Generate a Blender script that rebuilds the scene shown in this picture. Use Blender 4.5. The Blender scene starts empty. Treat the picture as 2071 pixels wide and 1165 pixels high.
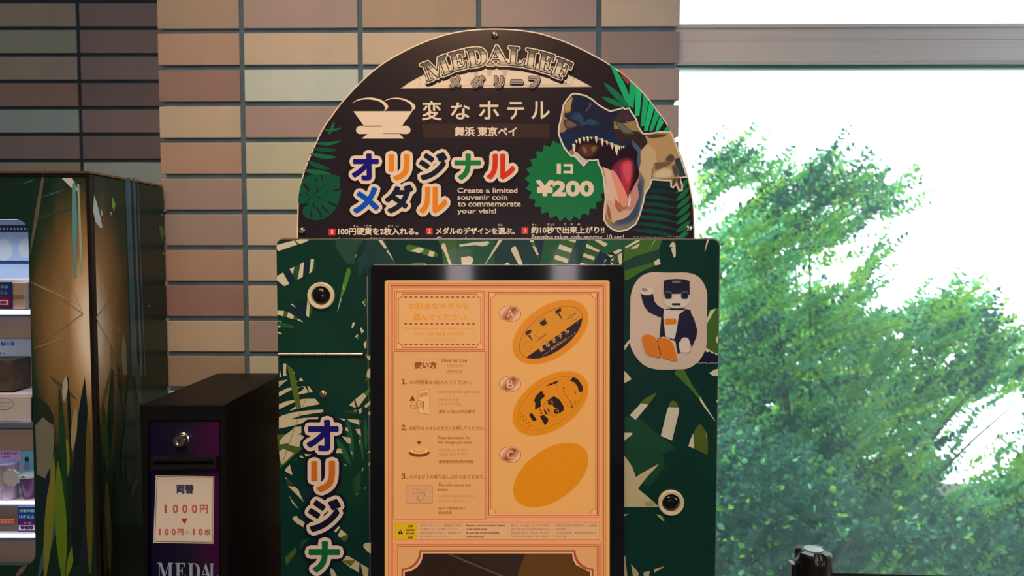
import bpy, bmesh, math, random
from mathutils import Vector, Matrix, noise as mnoise
from mathutils.geometry import tessellate_polygon, delaunay_2d_cdt
R = random.Random(7)
C = bpy.context.scene.collection
sc = bpy.context.scene
# ------------------------------------------------------------------ camera
F, CX, CY = 1500.0, 1035.5, 582.5
EYE, PITCH = 1.52, math.radians(2.8)
cd = bpy.data.cameras.new('camera'); cam = bpy.data.objects.new('camera', cd); C.objects.link(cam)
cam.location = (0, 0, EYE); cam.rotation_euler = (math.pi/2-PITCH, 0, 0)
cd.sensor_width = 36; cd.lens = 36*F/2071; cd.clip_start = .01
cd.dof.use_dof = True; cd.dof.focus_distance = 1.20; cd.dof.aperture_fstop = 4.6
sc.camera = cam
# ------------------------------------------------------------------ world, lights, exposure
w = bpy.data.worlds.new('sky'); sc.world = w; w.use_nodes = True
bg = w.node_tree.nodes['Background']; bg.inputs[0].default_value = (.86, .95, 1, 1); bg.inputs[1].default_value = 3.4
vs = sc.view_settings; vs.view_transform = 'Standard'; vs.look = 'None'; vs.gamma = 1; vs.exposure = 0
try: vs.use_curve_mapping = False
except Exception: pass
sd = bpy.data.lights.new('sun', 'SUN'); sd.energy = 6.0; sd.angle = math.radians(3); sd.color = (1, .95, .8)
so = bpy.data.objects.new('sun', sd); C.objects.link(so); so.rotation_euler = (math.radians(38), math.radians(18), math.radians(200))
def lamp(kind, loc, aim, energy, col, **k):
    d = bpy.data.lights.new('ceiling_spot' if kind == 'SPOT' else 'fill_area', kind); d.energy = energy; d.color = col
    for a, b in k.items(): setattr(d, a, b)
    o = bpy.data.objects.new(d.name, d); C.objects.link(o); o.location = loc
    o.rotation_euler = (Vector(aim)-Vector(loc)).to_track_quat('-Z', 'Y').to_euler(); return o
WARM = (1, .575, .28)
lamp('SPOT', (-.15, -.35, 2.62), (-.05, 1.12, 1.40), 82, WARM, spot_size=math.radians(60), spot_blend=1.0, shadow_soft_size=.07)
lamp('SPOT', (-.45, .80, 2.90), (-.40, 1.46, 1.75), 36, WARM, spot_size=math.radians(75), spot_blend=1.0, shadow_soft_size=.06)
lamp('AREA', (-.6, .1, 2.90), (-.6, .3, 0), 11, (1, .78, .58), size=1.1)  # added warm fill, not a real fixture; lifts the room and alcove
lamp('AREA', (2.65, .1, 2.0), (1.3, 1.6, 1.9), 16, (.80, .88, 1), size=1.0)  # added cool fill for windows out of view; lifts the transom
sc.cycles.use_denoising = True
# ------------------------------------------------------------------ helpers
def P(px, py, Y):
    xc = (px-CX)/F; yc = -(py-CY)/F
    dy = math.cos(PITCH)+yc*math.sin(PITCH); dz = -math.sin(PITCH)+yc*math.cos(PITCH)
    t = Y/dy
    return Vector((xc*t, Y, EYE+dz*t))
def PX(px, py, X):
    xc = (px-CX)/F; yc = -(py-CY)/F
    dy = math.cos(PITCH)+yc*math.sin(PITCH); dz = -math.sin(PITCH)+yc*math.cos(PITCH)
    t = X/xc
    return Vector((X, dy*t, EYE+dz*t))
def lin(c):
    c /= 255.0
    return c/12.92 if c <= .04045 else ((c+.055)/1.055)**2.4
def ph(r, g, b):      # photo colour -> surface colour, dividing out the warm lamps
    return tuple(min(.85, max(.0015, v)) for v in (lin(r)/.92, lin(g)/.60, lin(b)/.38))
def L3(r, g, b): return (lin(r), lin(g), lin(b))
MC = {}
def mat(name, col, rough=.5, metal=0, spec=.5, em=None, es=0, noise=0, nscale=8, col2=None, bump=0, coat=0, trans=0, stretch=None):
    k = (name, col, rough, metal, es)
    if k in MC: return MC[k]
    m = bpy.data.materials.new(name); m.use_nodes = True
    n = m.node_tree; b = n.nodes['Principled BSDF']
    b.inputs['Base Color'].default_value = (*col, 1); b.inputs['Roughness'].default_value = rough
    b.inputs['Metallic'].default_value = metal; b.inputs['Specular IOR Level'].default_value = spec
    b.inputs['Coat Weight'].default_value = coat; b.inputs['Transmission Weight'].default_value = trans
    if em: b.inputs['Emission Color'].default_value = (*em, 1); b.inputs['Emission Strength'].default_value = es
    if noise or bump:
        tc = n.nodes.new('ShaderNodeTexCoord'); mp = n.nodes.new('ShaderNodeMapping'); t = n.nodes.new('ShaderNodeTexNoise')
        if stretch: mp.inputs['Scale'].default_value = stretch
        n.links.new(tc.outputs['Object'], mp.inputs[0]); n.links.new(mp.outputs[0], t.inputs[0])
        t.inputs['Scale'].default_value = nscale; t.inputs['Detail'].default_value = 4
        if noise:
            mx = n.nodes.new('ShaderNodeMix'); mx.data_type = 'RGBA'
            mx.inputs[6].default_value = (*col, 1); c2 = col2 or tuple(v*(1-noise) for v in col); mx.inputs[7].default_value = (*c2, 1)
            rp = n.nodes.new('ShaderNodeMapRange'); rp.inputs[1].default_value = .35; rp.inputs[2].default_value = .65
            n.links.new(t.outputs[0], rp.inputs[0]); n.links.new(rp.outputs[0], mx.inputs[0]); n.links.new(mx.outputs[2], b.inputs['Base Color'])
        if bump:
            t2 = n.nodes.new('ShaderNodeTexNoise'); t2.inputs['Scale'].default_value = 220; n.links.new(tc.outputs['Object'], t2.inputs[0])
            bp = n.nodes.new('ShaderNodeBump'); bp.inputs['Strength'].default_value = bump; bp.inputs['Distance'].default_value = .001
            n.links.new(t2.outputs[0], bp.inputs['Height']); n.links.new(bp.outputs[0], b.inputs['Normal'])
    MC[k] = m; return m
def put(name, bm, m, parent=None, smooth=False):
    me = bpy.data.meshes.new(name); bm.to_mesh(me); bm.free()
    for x in (m if isinstance(m, (list, tuple)) else [m]): me.materials.append(x)
    if smooth:
        for p in me.polygons: p.use_smooth = True
        try: me.set_sharp_from_angle(angle=math.radians(35))
        except Exception: pass
    return link(name, me, parent)
def link(name, me, parent=None):
    o = bpy.data.objects.new(name, me); C.objects.link(o)
    if parent: attach(o, parent)
    return o
WL = {}
def wloc(o):
    v = Vector(o.location)
    return v
def attach(o, parent):
    o.parent = parent
    # world position of parent = sum of locations up the chain for our un-rotated hierarchy
    off = Vector((0, 0, 0)); p = parent
    M = Matrix.Identity(4); chain = []
    while p: chain.append(p); p = p.parent
    for q in reversed(chain):
        M = M @ (q.matrix_parent_inverse if q.parent else Matrix.Identity(4)) @ Matrix.LocRotScale(q.location, q.rotation_euler, None)
    o.matrix_parent_inverse = M.inverted()
def thing(name, label, cat, loc=(0, 0, 0), group=None):
    o = bpy.data.objects.new(name, None); C.objects.link(o); o.location = loc; o.empty_display_size = .05
    return tag(o, label, cat, group)
def tag(o, label, cat, group=None):
    o['label'] = label; o['category'] = cat
    if group: o['group'] = group
    return o
def struct(o): o['kind'] = 'structure'; return o
def bx(bm, x0, x1, y0, y1, z0, z1, mi=0, bev=0):
    r = bmesh.ops.create_cube(bm, size=1)
    bmesh.ops.scale(bm, vec=(x1-x0, y1-y0, z1-z0), verts=r['verts'])
    bmesh.ops.translate(bm, vec=((x0+x1)/2, (y0+y1)/2, (z0+z1)/2), verts=r['verts'])
    fs = {f for v in r['verts'] for f in v.link_faces}
    for f in fs: f.material_index = mi
    if bev:
        es = {e for v in r['verts'] for e in v.link_edges}
        bmesh.ops.bevel(bm, geom=list(es), offset=bev, segments=2, affect='EDGES', profile=.5)
def box(name, x0, x1, y0, y1, z0, z1, m, parent=None, bev=0):
    bm = bmesh.new(); bx(bm, x0, x1, y0, y1, z0, z1, 0, bev); return put(name, bm, m, parent)
def lathe(bm, prof, c, axis='Z', seg=28, cap=True):
    rings = []
    for r, h in prof:
        ring = []
        for i in range(seg):
            a = 2*math.pi*i/seg; u, v = r*math.cos(a), r*math.sin(a)
            p = (u, v, h) if axis == 'Z' else ((u, -h, v) if axis == 'Y' else (h, u, v))   # Y: h counts towards the camera
            ring.append(bm.verts.new(Vector(c)+Vector(p)))
        rings.append(ring)
    for a, b in zip(rings, rings[1:]):
        for i in range(seg): bm.faces.new((a[i], a[(i+1) % seg], b[(i+1) % seg], b[i]))
    if cap:
        bm.faces.new(rings[0]); bm.faces.new(rings[-1])
def turned(name, prof, c, m, parent=None, axis='Z', seg=28):
    bm = bmesh.new(); lathe(bm, prof, c, axis, seg); bmesh.ops.recalc_face_normals(bm, faces=bm.faces[:]); return put(name, bm, m, parent, True)
def prism(name, pts, y0, y1, m, parent=None, bev=0, holes=()):
    """outline pts (Vectors, x/z) extruded from y0 to y1"""
    bm = bmesh.new(); loops = [list(pts)]+[list(h) for h in holes]
    flat = [p for l in loops for p in l]
    tris = tessellate_polygon([[Vector((p[0], p[2], 0)) for p in l] for l in loops])
    A = [bm.verts.new((p[0], y0, p[2])) for p in flat]; B = [bm.verts.new((p[0], y1, p[2])) for p in flat]
    for t in tris:
        try: bm.faces.new([A[i] for i in t]); bm.faces.new([B[i] for i in reversed(t)])
        except ValueError: pass
    k = 0
    for l in loops:
        n = len(l)
        for i in range(n):
            j = (i+1) % n; bm.faces.new((A[k+i], A[k+j], B[k+j], B[k+i]))
        k += n
    bmesh.ops.recalc_face_normals(bm, faces=bm.faces[:])
    return put(name, bm, m, parent)
# ---- 2-D print kit : everything is drawn in photograph pixels and laid on the real surface
def S(ox, oy, s, pts): return [(ox+u/s, oy+v/s) for u, v in pts]
def cat_rom(pts, n=5):
    out = []; N = len(pts)
    for i in range(N):
        p0, p1, p2, p3 = [pts[(i+k-1) % N] for k in range(4)]
        for j in range(n):
            t = j/n
            out.append(tuple(.5*((2*p1[a])+(-p0[a]+p2[a])*t+(2*p0[a]-5*p1[a]+4*p2[a]-p3[a])*t*t+(-p0[a]+3*p1[a]-3*p2[a]+p3[a])*t**3) for a in (0, 1)))
    return out
def open_rom(pts, n=6):
    P_ = [pts[0]]+list(pts)+[pts[-1]]; out = []
    for i in range(1, len(P_)-2):
        p0, p1, p2, p3 = P_[i-1:i+3]
        for j in range(n):
            t = j/n
            out.append(tuple(.5*((2*p1[a])+(-p0[a]+p2[a])*t+(2*p0[a]-5*p1[a]+4*p2[a]-p3[a])*t*t+(-p0[a]+3*p1[a]-3*p2[a]+p3[a])*t**3) for a in (0, 1)))
    return out+[pts[-1]]
def rrect(x0, y0, x1, y1, r, n=6):
    pts = []
    for cx, cy, a0 in ((x1-r, y0+r, -90), (x1-r, y1-r, 0), (x0+r, y1-r, 90), (x0+r, y0+r, 180)):
        for i in range(n+1):
            a = math.radians(a0+90*i/n); pts.append((cx+r*math.cos(a), cy+r*math.sin(a)))
    return pts
def ell(cx, cy, rx, ry, rot=0, n=36, p=1.0):
    c, s = math.cos(math.radians(rot)), math.sin(math.radians(rot)); out = []
    for i in range(n):
        a = 2*math.pi*i/n; u, v = rx*math.cos(a), ry*math.sin(a); out.append((cx+u*c-v*s, cy+u*s+v*c))
    return out
def notched(x0, y0, x1, y1, r, n=5):
    pts = []
    for cx, cy, a0 in ((x1, y0, 180), (x1, y1, 270), (x0, y1, 0), (x0, y0, 90)):
        for i in range(n+1):
            a = math.radians(a0-90*i/n); pts.append((cx+r*math.cos(a), cy+r*math.sin(a)))
    return pts
def clip(poly, nx, ny, d):      # keep nx*x+ny*y >= d
    out = []
    for i in range(len(poly)):
        a, b = poly[i], poly[(i+1) % len(poly)]
        da, db = nx*a[0]+ny*a[1]-d, nx*b[0]+ny*b[1]-d
        if da >= 0: out.append(a)
        if (da >= 0) != (db >= 0):
            t = da/(da-db); out.append((a[0]+(b[0]-a[0])*t, a[1]+(b[1]-a[1])*t))
    return out
GC = {}
def glyph(s, res, off=0):
    off = round(off, 3)
    if (s, res, off) in GC: return GC[(s, res, off)]
    c = bpy.data.curves.new('lettering', 'FONT'); c.body = s; c.resolution_u = res; c.offset = off
    o = bpy.data.objects.new('lettering', c); C.objects.link(o); bpy.context.view_layer.update()
    me = o.to_mesh(); vs_ = [(v.co.x, v.co.y) for v in me.vertices]; fs = [tuple(p.vertices) for p in me.polygons]
    cnt = {}
    for f in fs:
        for i in range(len(f)):
            e = tuple(sorted((f[i], f[(i+1) % len(f)]))); cnt[e] = cnt.get(e, 0)+1
    es = [e for e, k in cnt.items() if k == 1]
    o.to_mesh_clear(); bpy.data.objects.remove(o); bpy.data.curves.remove(c)
    xs = [v[0] for v in vs_]; ys = [v[1] for v in vs_]; x0, x1, y0, y1 = min(xs), max(xs), min(ys), max(ys)
    vs_ = [((x-x0)/(x1-x0), (y1-y)/(y1-y0)) for x, y in vs_]
    GC[(s, res, off)] = (vs_, fs, es, y1-y0); return GC[(s, res, off)]
def union(polys):
    V, FC, k = [], [], 0
    for p in polys:
        ar = sum(p[i-1][0]*p[i][1]-p[i][0]*p[i-1][1] for i in range(len(p)))
        if abs(ar) < 1e-5: continue
        if ar < 0: p = p[::-1]
        V += [Vector((x, y)) for x, y in p]; FC.append(list(range(k, k+len(p)))); k += len(p)
    v, e, f, ov, oe, of = delaunay_2d_cdt(V, [], FC, 0, 1e-4, True)
    return [(q.x, q.y) for q in v], [t for t, o in zip(f, of) if o]
def capsule(a, b, r, n=10):
    dx, dy = b[0]-a[0], b[1]-a[1]
    if math.hypot(dx, dy) < 1e-5: return ell(a[0], a[1], r, r, 0, n)
    t = math.degrees(math.atan2(dy, dx)); h = n//2; out = []
    for c_, a0 in ((b, t-90), (a, t+90)):
        for i in range(h+1):
            q = math.radians(a0+180*i/h); out.append((c_[0]+r*math.cos(q), c_[1]+r*math.sin(q)))
    return out
class Art:
    def __init__(s, mp, kind='print', rough=.35):
        s.mp0, s.kind, s.rough = mp, kind, rough; s.v, s.f, s.m, s.cols, s.sub = [], [], [], [], 0
    def mp(s, x, y, l): return s.mp0(x, y, l+(s.sub % 16)*.055)
    def ci(s, c):
        if c not in s.cols: s.cols.append(c)
        return s.cols.index(c)
    def add(s, pv, fs, c, l):
        s.sub += 1; k = len(s.v); ci = s.ci(c); s.v += [s.mp(x, y, l) for x, y in pv]
        for f in fs: s.f.append(tuple(k+i for i in f)); s.m.append(ci)
    def face(s, pts, c, l): s.add(pts, [range(len(pts))], c, l)
    def poly(s, pts, c, l, smooth=0):
        if smooth: pts = cat_rom(pts, smooth)
        if len(pts) < 3: return
        s.add(pts, tessellate_polygon([[Vector((x, y, 0)) for x, y in pts]]), c, l)
    def line(s, pts, wd, c, l, closed=False, caps=True):
        q = list(pts)+([pts[0]] if closed else [])
        v, f = union([capsule(a, b, wd/2, 6 if wd < 2 else 10) for a, b in zip(q, q[1:])]); s.add(v, f, c, l)
    def soft(s, pts, c, l, base, n=5):
        cx = sum(p[0] for p in pts)/len(pts); cy = sum(p[1] for p in pts)/len(pts); q = cat_rom(pts, 3)
        for k in range(n):
            t = (k+1)/n; f = 1.14-.42*t; s.sub = 0
            s.poly([(cx+(x-cx)*f, cy+(y-cy)*f) for x, y in q], tuple(int(a+(b-a)*t) for a, b in zip(base, c)), l+k*.16)
    def rect(s, x0, y0, x1, y1, c, l): s.face([(x0, y0), (x1, y0), (x1, y1), (x0, y1)], c, l)
    def frame(s, x0, y0, x1, y1, wd, c, l):
        s.rect(x0, y0, x1, y0+wd, c, l); s.rect(x0, y1-wd, x1, y1, c, l); s.rect(x0, y0+wd, x0+wd, y1-wd, c, l); s.rect(x1-wd, y0+wd, x1, y1-wd, c, l)
    def blade(s, a, b, wd, c, l, bend=0, n=7):
        dx, dy = b[0]-a[0], b[1]-a[1]; d = math.hypot(dx, dy); nx, ny = -dy/d, dx/d; up, dn = [], []
        for i in range(n+1):
            t = i/n; h = wd*math.sin(math.pi*min(1, t*.93+.07))**.8*.5; o = bend*math.sin(math.pi*t)
            x, y = a[0]+dx*t+nx*o, a[1]+dy*t+ny*o; up.append((x+nx*h, y+ny*h)); dn.append((x-nx*h, y-ny*h))
        s.poly(up+dn[::-1], c, l)
    def text(s, t, q, c, l, bold=0, rims=(), res=3, bands=None, round_=True):
        """q = (x0,y0,x1,y1) box or four corners TL,TR,BR,BL; rims = [(extra px, colour, layer, dx, dy)]"""
        if len(q) == 4 and not isinstance(q[0], (tuple, list)):
            x0, y0, x1, y1 = q; q = [(x0, y0), (x1, y0), (x1, y1), (x0, y1)]
        vs_, fs, es, hh = glyph(t, res)
        W_ = math.dist(q[0], q[1]) or 1; H_ = math.dist(q[0], q[3]) or 1
        small = not round_ and not rims
        if small: res = 2; vs_, fs, es, hh = glyph(t, res)
        iu, iv = bold/W_, bold/H_
        def wp(u, v):
            u = iu+u*(1-2*iu); v = iv+v*(1-2*iv)
            return tuple((q[0][a]*(1-u)+q[1][a]*u)*(1-v)+(q[3][a]*(1-u)+q[2][a]*u)*v for a in (0, 1))
        pv = [wp(*p) for p in vs_]
        def fill(off, c_, l_, dx, dy):
            P_ = [(x+dx, y+dy) for x, y in pv]
            if off > 0:
                v, f = union([[P_[i] for i in g] for g in fs]+[capsule(P_[a], P_[b], off, 4 if small else (6 if off < 1.5 else (12 if math.dist(P_[a], P_[b]) > off*.8 else 6))) for a, b in es]); s.add(v, f, c_, l_)
            else: s.add(P_, fs, c_, l_)
        for off, c_, l_, dx, dy in rims: fill(bold+off, c_, l_, dx, dy)
        if bands:
            for f in fs:
                for v0, v1, cb in bands:
                    pp = clip(clip([vs_[i] for i in f], 0, 1, v0), 0, -1, -v1)
                    if len(pp) > 2: s.face([wp(*p) for p in pp], cb, l); s.sub -= 1
        else: fill(bold, c, l, 0, 0)
    def build(s, name, parent=None):
        me = bpy.data.meshes.new(name); me.from_pydata([tuple(v) for v in s.v], [], s.f)
        for c in s.cols:
            if s.kind == 'lit':
                e = L3(*c); m = mat('backlit_ink', tuple(v*.35 for v in e), .3, em=e, es=.66)
            else: m = mat('printed_ink', ph(*c), s.rough, coat=.15)
            me.materials.append(m)
        me.polygons.foreach_set('material_index', s.m); me.update()
        return link(name, me, parent)
def onY(Y, eps=.00022): return lambda x, y, l: P(x, y, Y-l*eps)
def pts3(pts, Y): return [P(x, y, Y) for x, y in pts]

WHITE = (222, 182, 146); CREAM = (200, 172, 132); BLK = (32, 24, 27)
black_metal = mat('black_powder_coat', (.005, .007, .010), .5, spec=.2, noise=.3, nscale=30)
chrome = mat('chrome', (.75, .72, .66), .18, 1)
dark_rub = mat('black_plastic', (.01, .01, .012), .35, spec=.4)
# ------------------------------------------------------------------ room shell
struct(box('floor', -3, 3, -3, 1.62, -.1, 0, mat('floor_stone', (.22, .18, .15), .35, noise=.25, nscale=3)))
struct(box('ceiling', -3, 3, -3, 2.2, 2.95, 3.05, mat('ceiling_paint', (.55, .5, .45), .8)))
wp_ = mat('wall_paint', (.40, .33, .27), .8, noise=.1, nscale=2)
struct(box('wall_back', -3, 3, -3.1, -3, 0, 2.95, wp_))
struct(box('wall_left', -3.1, -3, -3, 2.2, 0, 2.95, wp_))
struct(box('wall_right', 3, 3.1, -3, 1.62, 0, 2.95, wp_))
# tiled column ------------------------------------------------------
YAW = math.atan(-.0165)
grout = mat('blue_grey_grout', (.080, .165, .27), .85, noise=.25, nscale=25, bump=.3)
TC = {'o': (148, 114, 86), 't': (174, 140, 108), 's': (160, 116, 90), 'r': (136, 95, 79), 'p': (146, 113, 95), 'g': (172, 162, 136), 'b': (168, 148, 114), 'd': (128, 98, 84)}
TM = {}
for k, c in TC.items():
    a = ph(*c); a = tuple(v*1.15 for v in a)
    TM[k] = mat('glazed_tile_'+{'o': 'orange', 't': 'tan', 's': 'salmon', 'r': 'red', 'p': 'pink', 'g': 'green', 'b': 'beige', 'd': 'plum'}[k], a, .62, noise=1, nscale=5, col2=(a[0]*.80, a[1]*.86, a[2]*.95), bump=.25)
core = thing('wall_front', 'x', 'x', (0, 0, 0)); del core['label'], core['category']; struct(core)
core.location = (0, 1.457, 0); core.rotation_euler = (0, 0, YAW)
def local(o):      # child placed in the wall's own frame
    o.parent = core; return o
XL, XR = P(331, 300, 1.468).x, P(1366, 300, 1.452).x
zr = EYE+(509-65.7)*1.462/F            # height of the joint seen at y=65.7
zr = P(800, 61.5, 1.457).z; PIT = .07
def tilemesh(wd, h, m, dp=.009):
    bm = bmesh.new(); bx(bm, 0, wd, -dp, 0, 0, h, 0, .0012); me = bpy.data.meshes.new('tile'); bm.to_mesh(me); bm.free(); me.materials.append(m); return me
bm = bmesh.new(); bx(bm, XL+.004, XR-.004, -.0012, .60, 0, 2.95); local(put('grout_bed', bm, grout))
jx = [P(x, 60, 1.457).x for x in (486.5, 728, 968.5, 1210.5)]
edges = [XL-.005]+jx+[XR+.005]
rowcol = ['opopt', 'sttdd', 'rggpp', 'tptop', 'sbtod', 'pbtts', 'pttob', 'stopt', 'rtpob', 'tpobt', 'obtpo']
TMC = {}
# row i lies below the joint i ; row -1 is the one above y=65
for i in range(-18, 24):
    z1 = zr-i*PIT-.0047; z0 = z1-(PIT-.0094)
    if z1 > 2.95 or z0 < 0: continue
    for k in range(5):
        x0, x1 = edges[k]+(.0047 if k else 0), edges[k+1]-(.0047 if k < 4 else 0)
        ch = rowcol[i+1][k] if -1 <= i+0 < len(rowcol)-1 else R.choice('otsrpgbd')
        key = (k, ch)
        if key not in TMC: TMC[key] = tilemesh(x1-x0, PIT-.0094, TM[ch])
        o = bpy.data.objects.new('tile', TMC[key]); C.objects.link(o); o.parent = core
        o.location = (x0, .004+R.uniform(-.0006, .0006), z0)
# column flanks: joined tile courses
def flank(x, s):
    bm = bmesh.new()
    for i in range(-18, 24):
        z1 = zr-i*PIT-.0047; z0 = z1-(PIT-.0094)
        if z1 > 2.95 or z0 < 0: continue
        for a, b in ((.005, .155), (.165, .38), (.39, .59)):
            bx(bm, min(x, x+s*.006), max(x, x+s*.006), a, b, z0, z1)
    o = put('tile_courses', bm, TM['p']); o['kind'] = 'stuff'; local(o)
flank(XL+.004, -1); flank(XR-.004, 1)
# alcove wall (set back, darker) -------------------------------------
YA = 1.961
al = thing('wall_alcove', 'x', 'x', (-1.8, YA, 0)); del al['label'], al['category']; struct(al)
box('grout_bed', -3, XL+.02, YA+.0008, YA+.10, 0, 2.95, mat('dark_grout', (.035, .065, .11), .85, noise=.2, nscale=20), al)
ja = P(158.5, 60, YA).x; za = P(80, 3.4, YA).z; pa = (P(80, 3.4, YA).z-P(80, 325, YA).z)/6
rows_a = ['tp', 'bp', 'tp', 'sd', 'gp', 'pd', 'tg', 'ot', 'tp', 'pd', 'gs', 'tp', 'rb']
AMC = {}
for i in range(-26, 34):
    z1 = za-i*pa-.0047; z0 = z1-(pa-.0094)
    if z1 > 2.95 or z0 < 0: continue
    for k in range(-3, 2):
        x0 = ja+k*.2365+.0047; x1 = ja+(k+1)*.2365-.0047
        if x0 > XL: continue
        ch = rows_a[i][k+1] if 0 <= i < len(rows_a) and k in (-1, 0) else R.choice('tpbdgs')
        if ch not in AMC: AMC[ch] = tilemesh(.2271, pa-.0094, TM[ch])
        o = bpy.data.objects.new('tile', AMC[ch]); C.objects.link(o); o.location = (x0, YA+.006, z0); attach(o, al)
# ------------------------------------------------------------------ window on the right
YW = 1.60
alu = mat('satin_aluminium', (.80, .77, .76), .45, .1, noise=.08, nscale=6, stretch=(.3, 1, 40))
win = thing('window_1', 'x', 'x', (1.6, YW, 0)); del win['label'], win['category']; struct(win)
zt0, zt1 = P(1500, 131, YW-.03).z, P(1500, 51, YW-.03).z
def transom():
    h = zt1-zt0; prof = [(0, 0), (-.006, .002), (-.008, .006), (-.008, .012), (-.004, .0135), (-.004, h*.60), (-.0055, h*.61), (-.0055, h*.90), (-.012, h*.905), (-.012, h*.985), (-.009, h), (.06, h), (.06, 0)]
    bm = bmesh.new(); rings = []
    for x in (XR+.004, 2.98):
        dz = (x-.5)*.0028
        rings.append([bm.verts.new((x, YW-.03+a, zt0+b+dz)) for a, b in prof])
    n = len(prof)
    for i in range(n): bm.faces.new((rings[0][i], rings[0][(i+1) % n], rings[1][(i+1) % n], rings[1][i]))
    bm.faces.new(rings[0]); bm.faces.new(rings[1]); bmesh.ops.recalc_face_normals(bm, faces=bm.faces[:])
    return put('transom', bm, alu, win)
transom()
box('gasket', XR+.004, 2.98, YW-.026, YW-.01, zt0-.005, zt0-.0003, mat('teal_gasket', (.05, .16, .13), .5), win)
box('jamb', XR+.002, XR+.006, YW-.028, YW+.03, 0.1, 2.94, alu, win)
box('mullion', 2.2, 2.26, YW-.03, YW+.03, .1, 2.94, alu, win)
box('sill', XR, 3, YW-.06, YW+.06, .02, .12, alu, win)
gm = bpy.data.materials.new('film_coated_glass'); gm.use_nodes = True; nt = gm.node_tree; nt.nodes.clear()
out = nt.nodes.new('ShaderNodeOutputMaterial'); tr = nt.nodes.new('ShaderNodeBsdfTransparent'); tl = nt.nodes.new('ShaderNodeBsdfTranslucent'); gl = nt.nodes.new('ShaderNodeBsdfGlossy')
m1 = nt.nodes.new('ShaderNodeMixShader'); m2 = nt.nodes.new('ShaderNodeMixShader'); fr = nt.nodes.new('ShaderNodeFresnel'); fr.inputs[0].default_value = 1.25
tr.inputs[0].default_value = (.90, .97, .95, 1); tl.inputs[0].default_value = (.62, .95, 1, 1); gl.inputs[1].default_value = .03
m1.inputs[0].default_value = .036
nt.links.new(tr.outputs[0], m1.inputs[1]); nt.links.new(tl.outputs[0], m1.inputs[2]); nt.links.new(fr.outputs[0], m2.inputs[0])
nt.links.new(m1.outputs[0], m2.inputs[1]); nt.links.new(gl.outputs[0], m2.inputs[2]); nt.links.new(m2.outputs[0], out.inputs[0])
def pane(x0, x1, z0, z1):
    bm = bmesh.new(); vv = [bm.verts.new(p) for p in ((x0, YW+.012, z0), (x1, YW+.012, z0), (x1, YW+.012, z1), (x0, YW+.012, z1))]; bm.faces.new(vv); return put('pane', bm, gm, win)
pane(XR+.006, 2.2, .12, zt0); pane(XR+.006, 2.2, zt1, 2.94); pane(2.26, 2.98, .12, zt0); pane(2.26, 2.98, zt1, 2.94)
# ------------------------------------------------------------------ outside: ground and shrubs
struct(box('ground', -6, 14, 2.2, 5.6, -.35, -.25, mat('bark_mulch', (.10, .09, .06), .9, noise=.5, nscale=6)))
def leafmat(name, col, tcol):
    m = bpy.data.materials.new(name); m.use_nodes = True; n = m.node_tree; b = n.nodes['Principled BSDF']
    b.inputs['Base Color'].default_value = (*col, 1); b.inputs['Roughness'].default_value = .45
    t = n.nodes.new('ShaderNodeBsdfTranslucent'); t.inputs[0].default_value = (*tcol, 1)
    x = n.nodes.new('ShaderNodeMixShader'); x.inputs[0].default_value = .5
    n.links.new(b.outputs[0], x.inputs[1]); n.links.new(t.outputs[0], x.inputs[2]); n.links.new(x.outputs[0], n.nodes['Material Output'].inputs[0]); return m
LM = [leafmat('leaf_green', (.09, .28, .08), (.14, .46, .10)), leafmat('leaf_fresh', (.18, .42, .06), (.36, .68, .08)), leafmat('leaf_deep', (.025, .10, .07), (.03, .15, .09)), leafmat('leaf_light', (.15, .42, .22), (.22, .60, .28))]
bark = mat('bark', (.09, .07, .05), .9, noise=.3, nscale=30)
def leaf_verts(o, d, nrm, ln):
    d = d.normalized(); s_ = d.cross(nrm).normalized(); n_ = s_.cross(d)
    wd = ln*.34
    return [o, o+d*ln*.35+s_*wd+n_*wd*.3, o+d*ln*.75+s_*wd*.8+n_*wd*.25, o+d*ln, o+d*ln*.75-s_*wd*.8+n_*wd*.25, o+d*ln*.35-s_*wd+n_*wd*.3]
LF = [(0, 1, 2, 3), (0, 3, 4, 5)]
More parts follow.
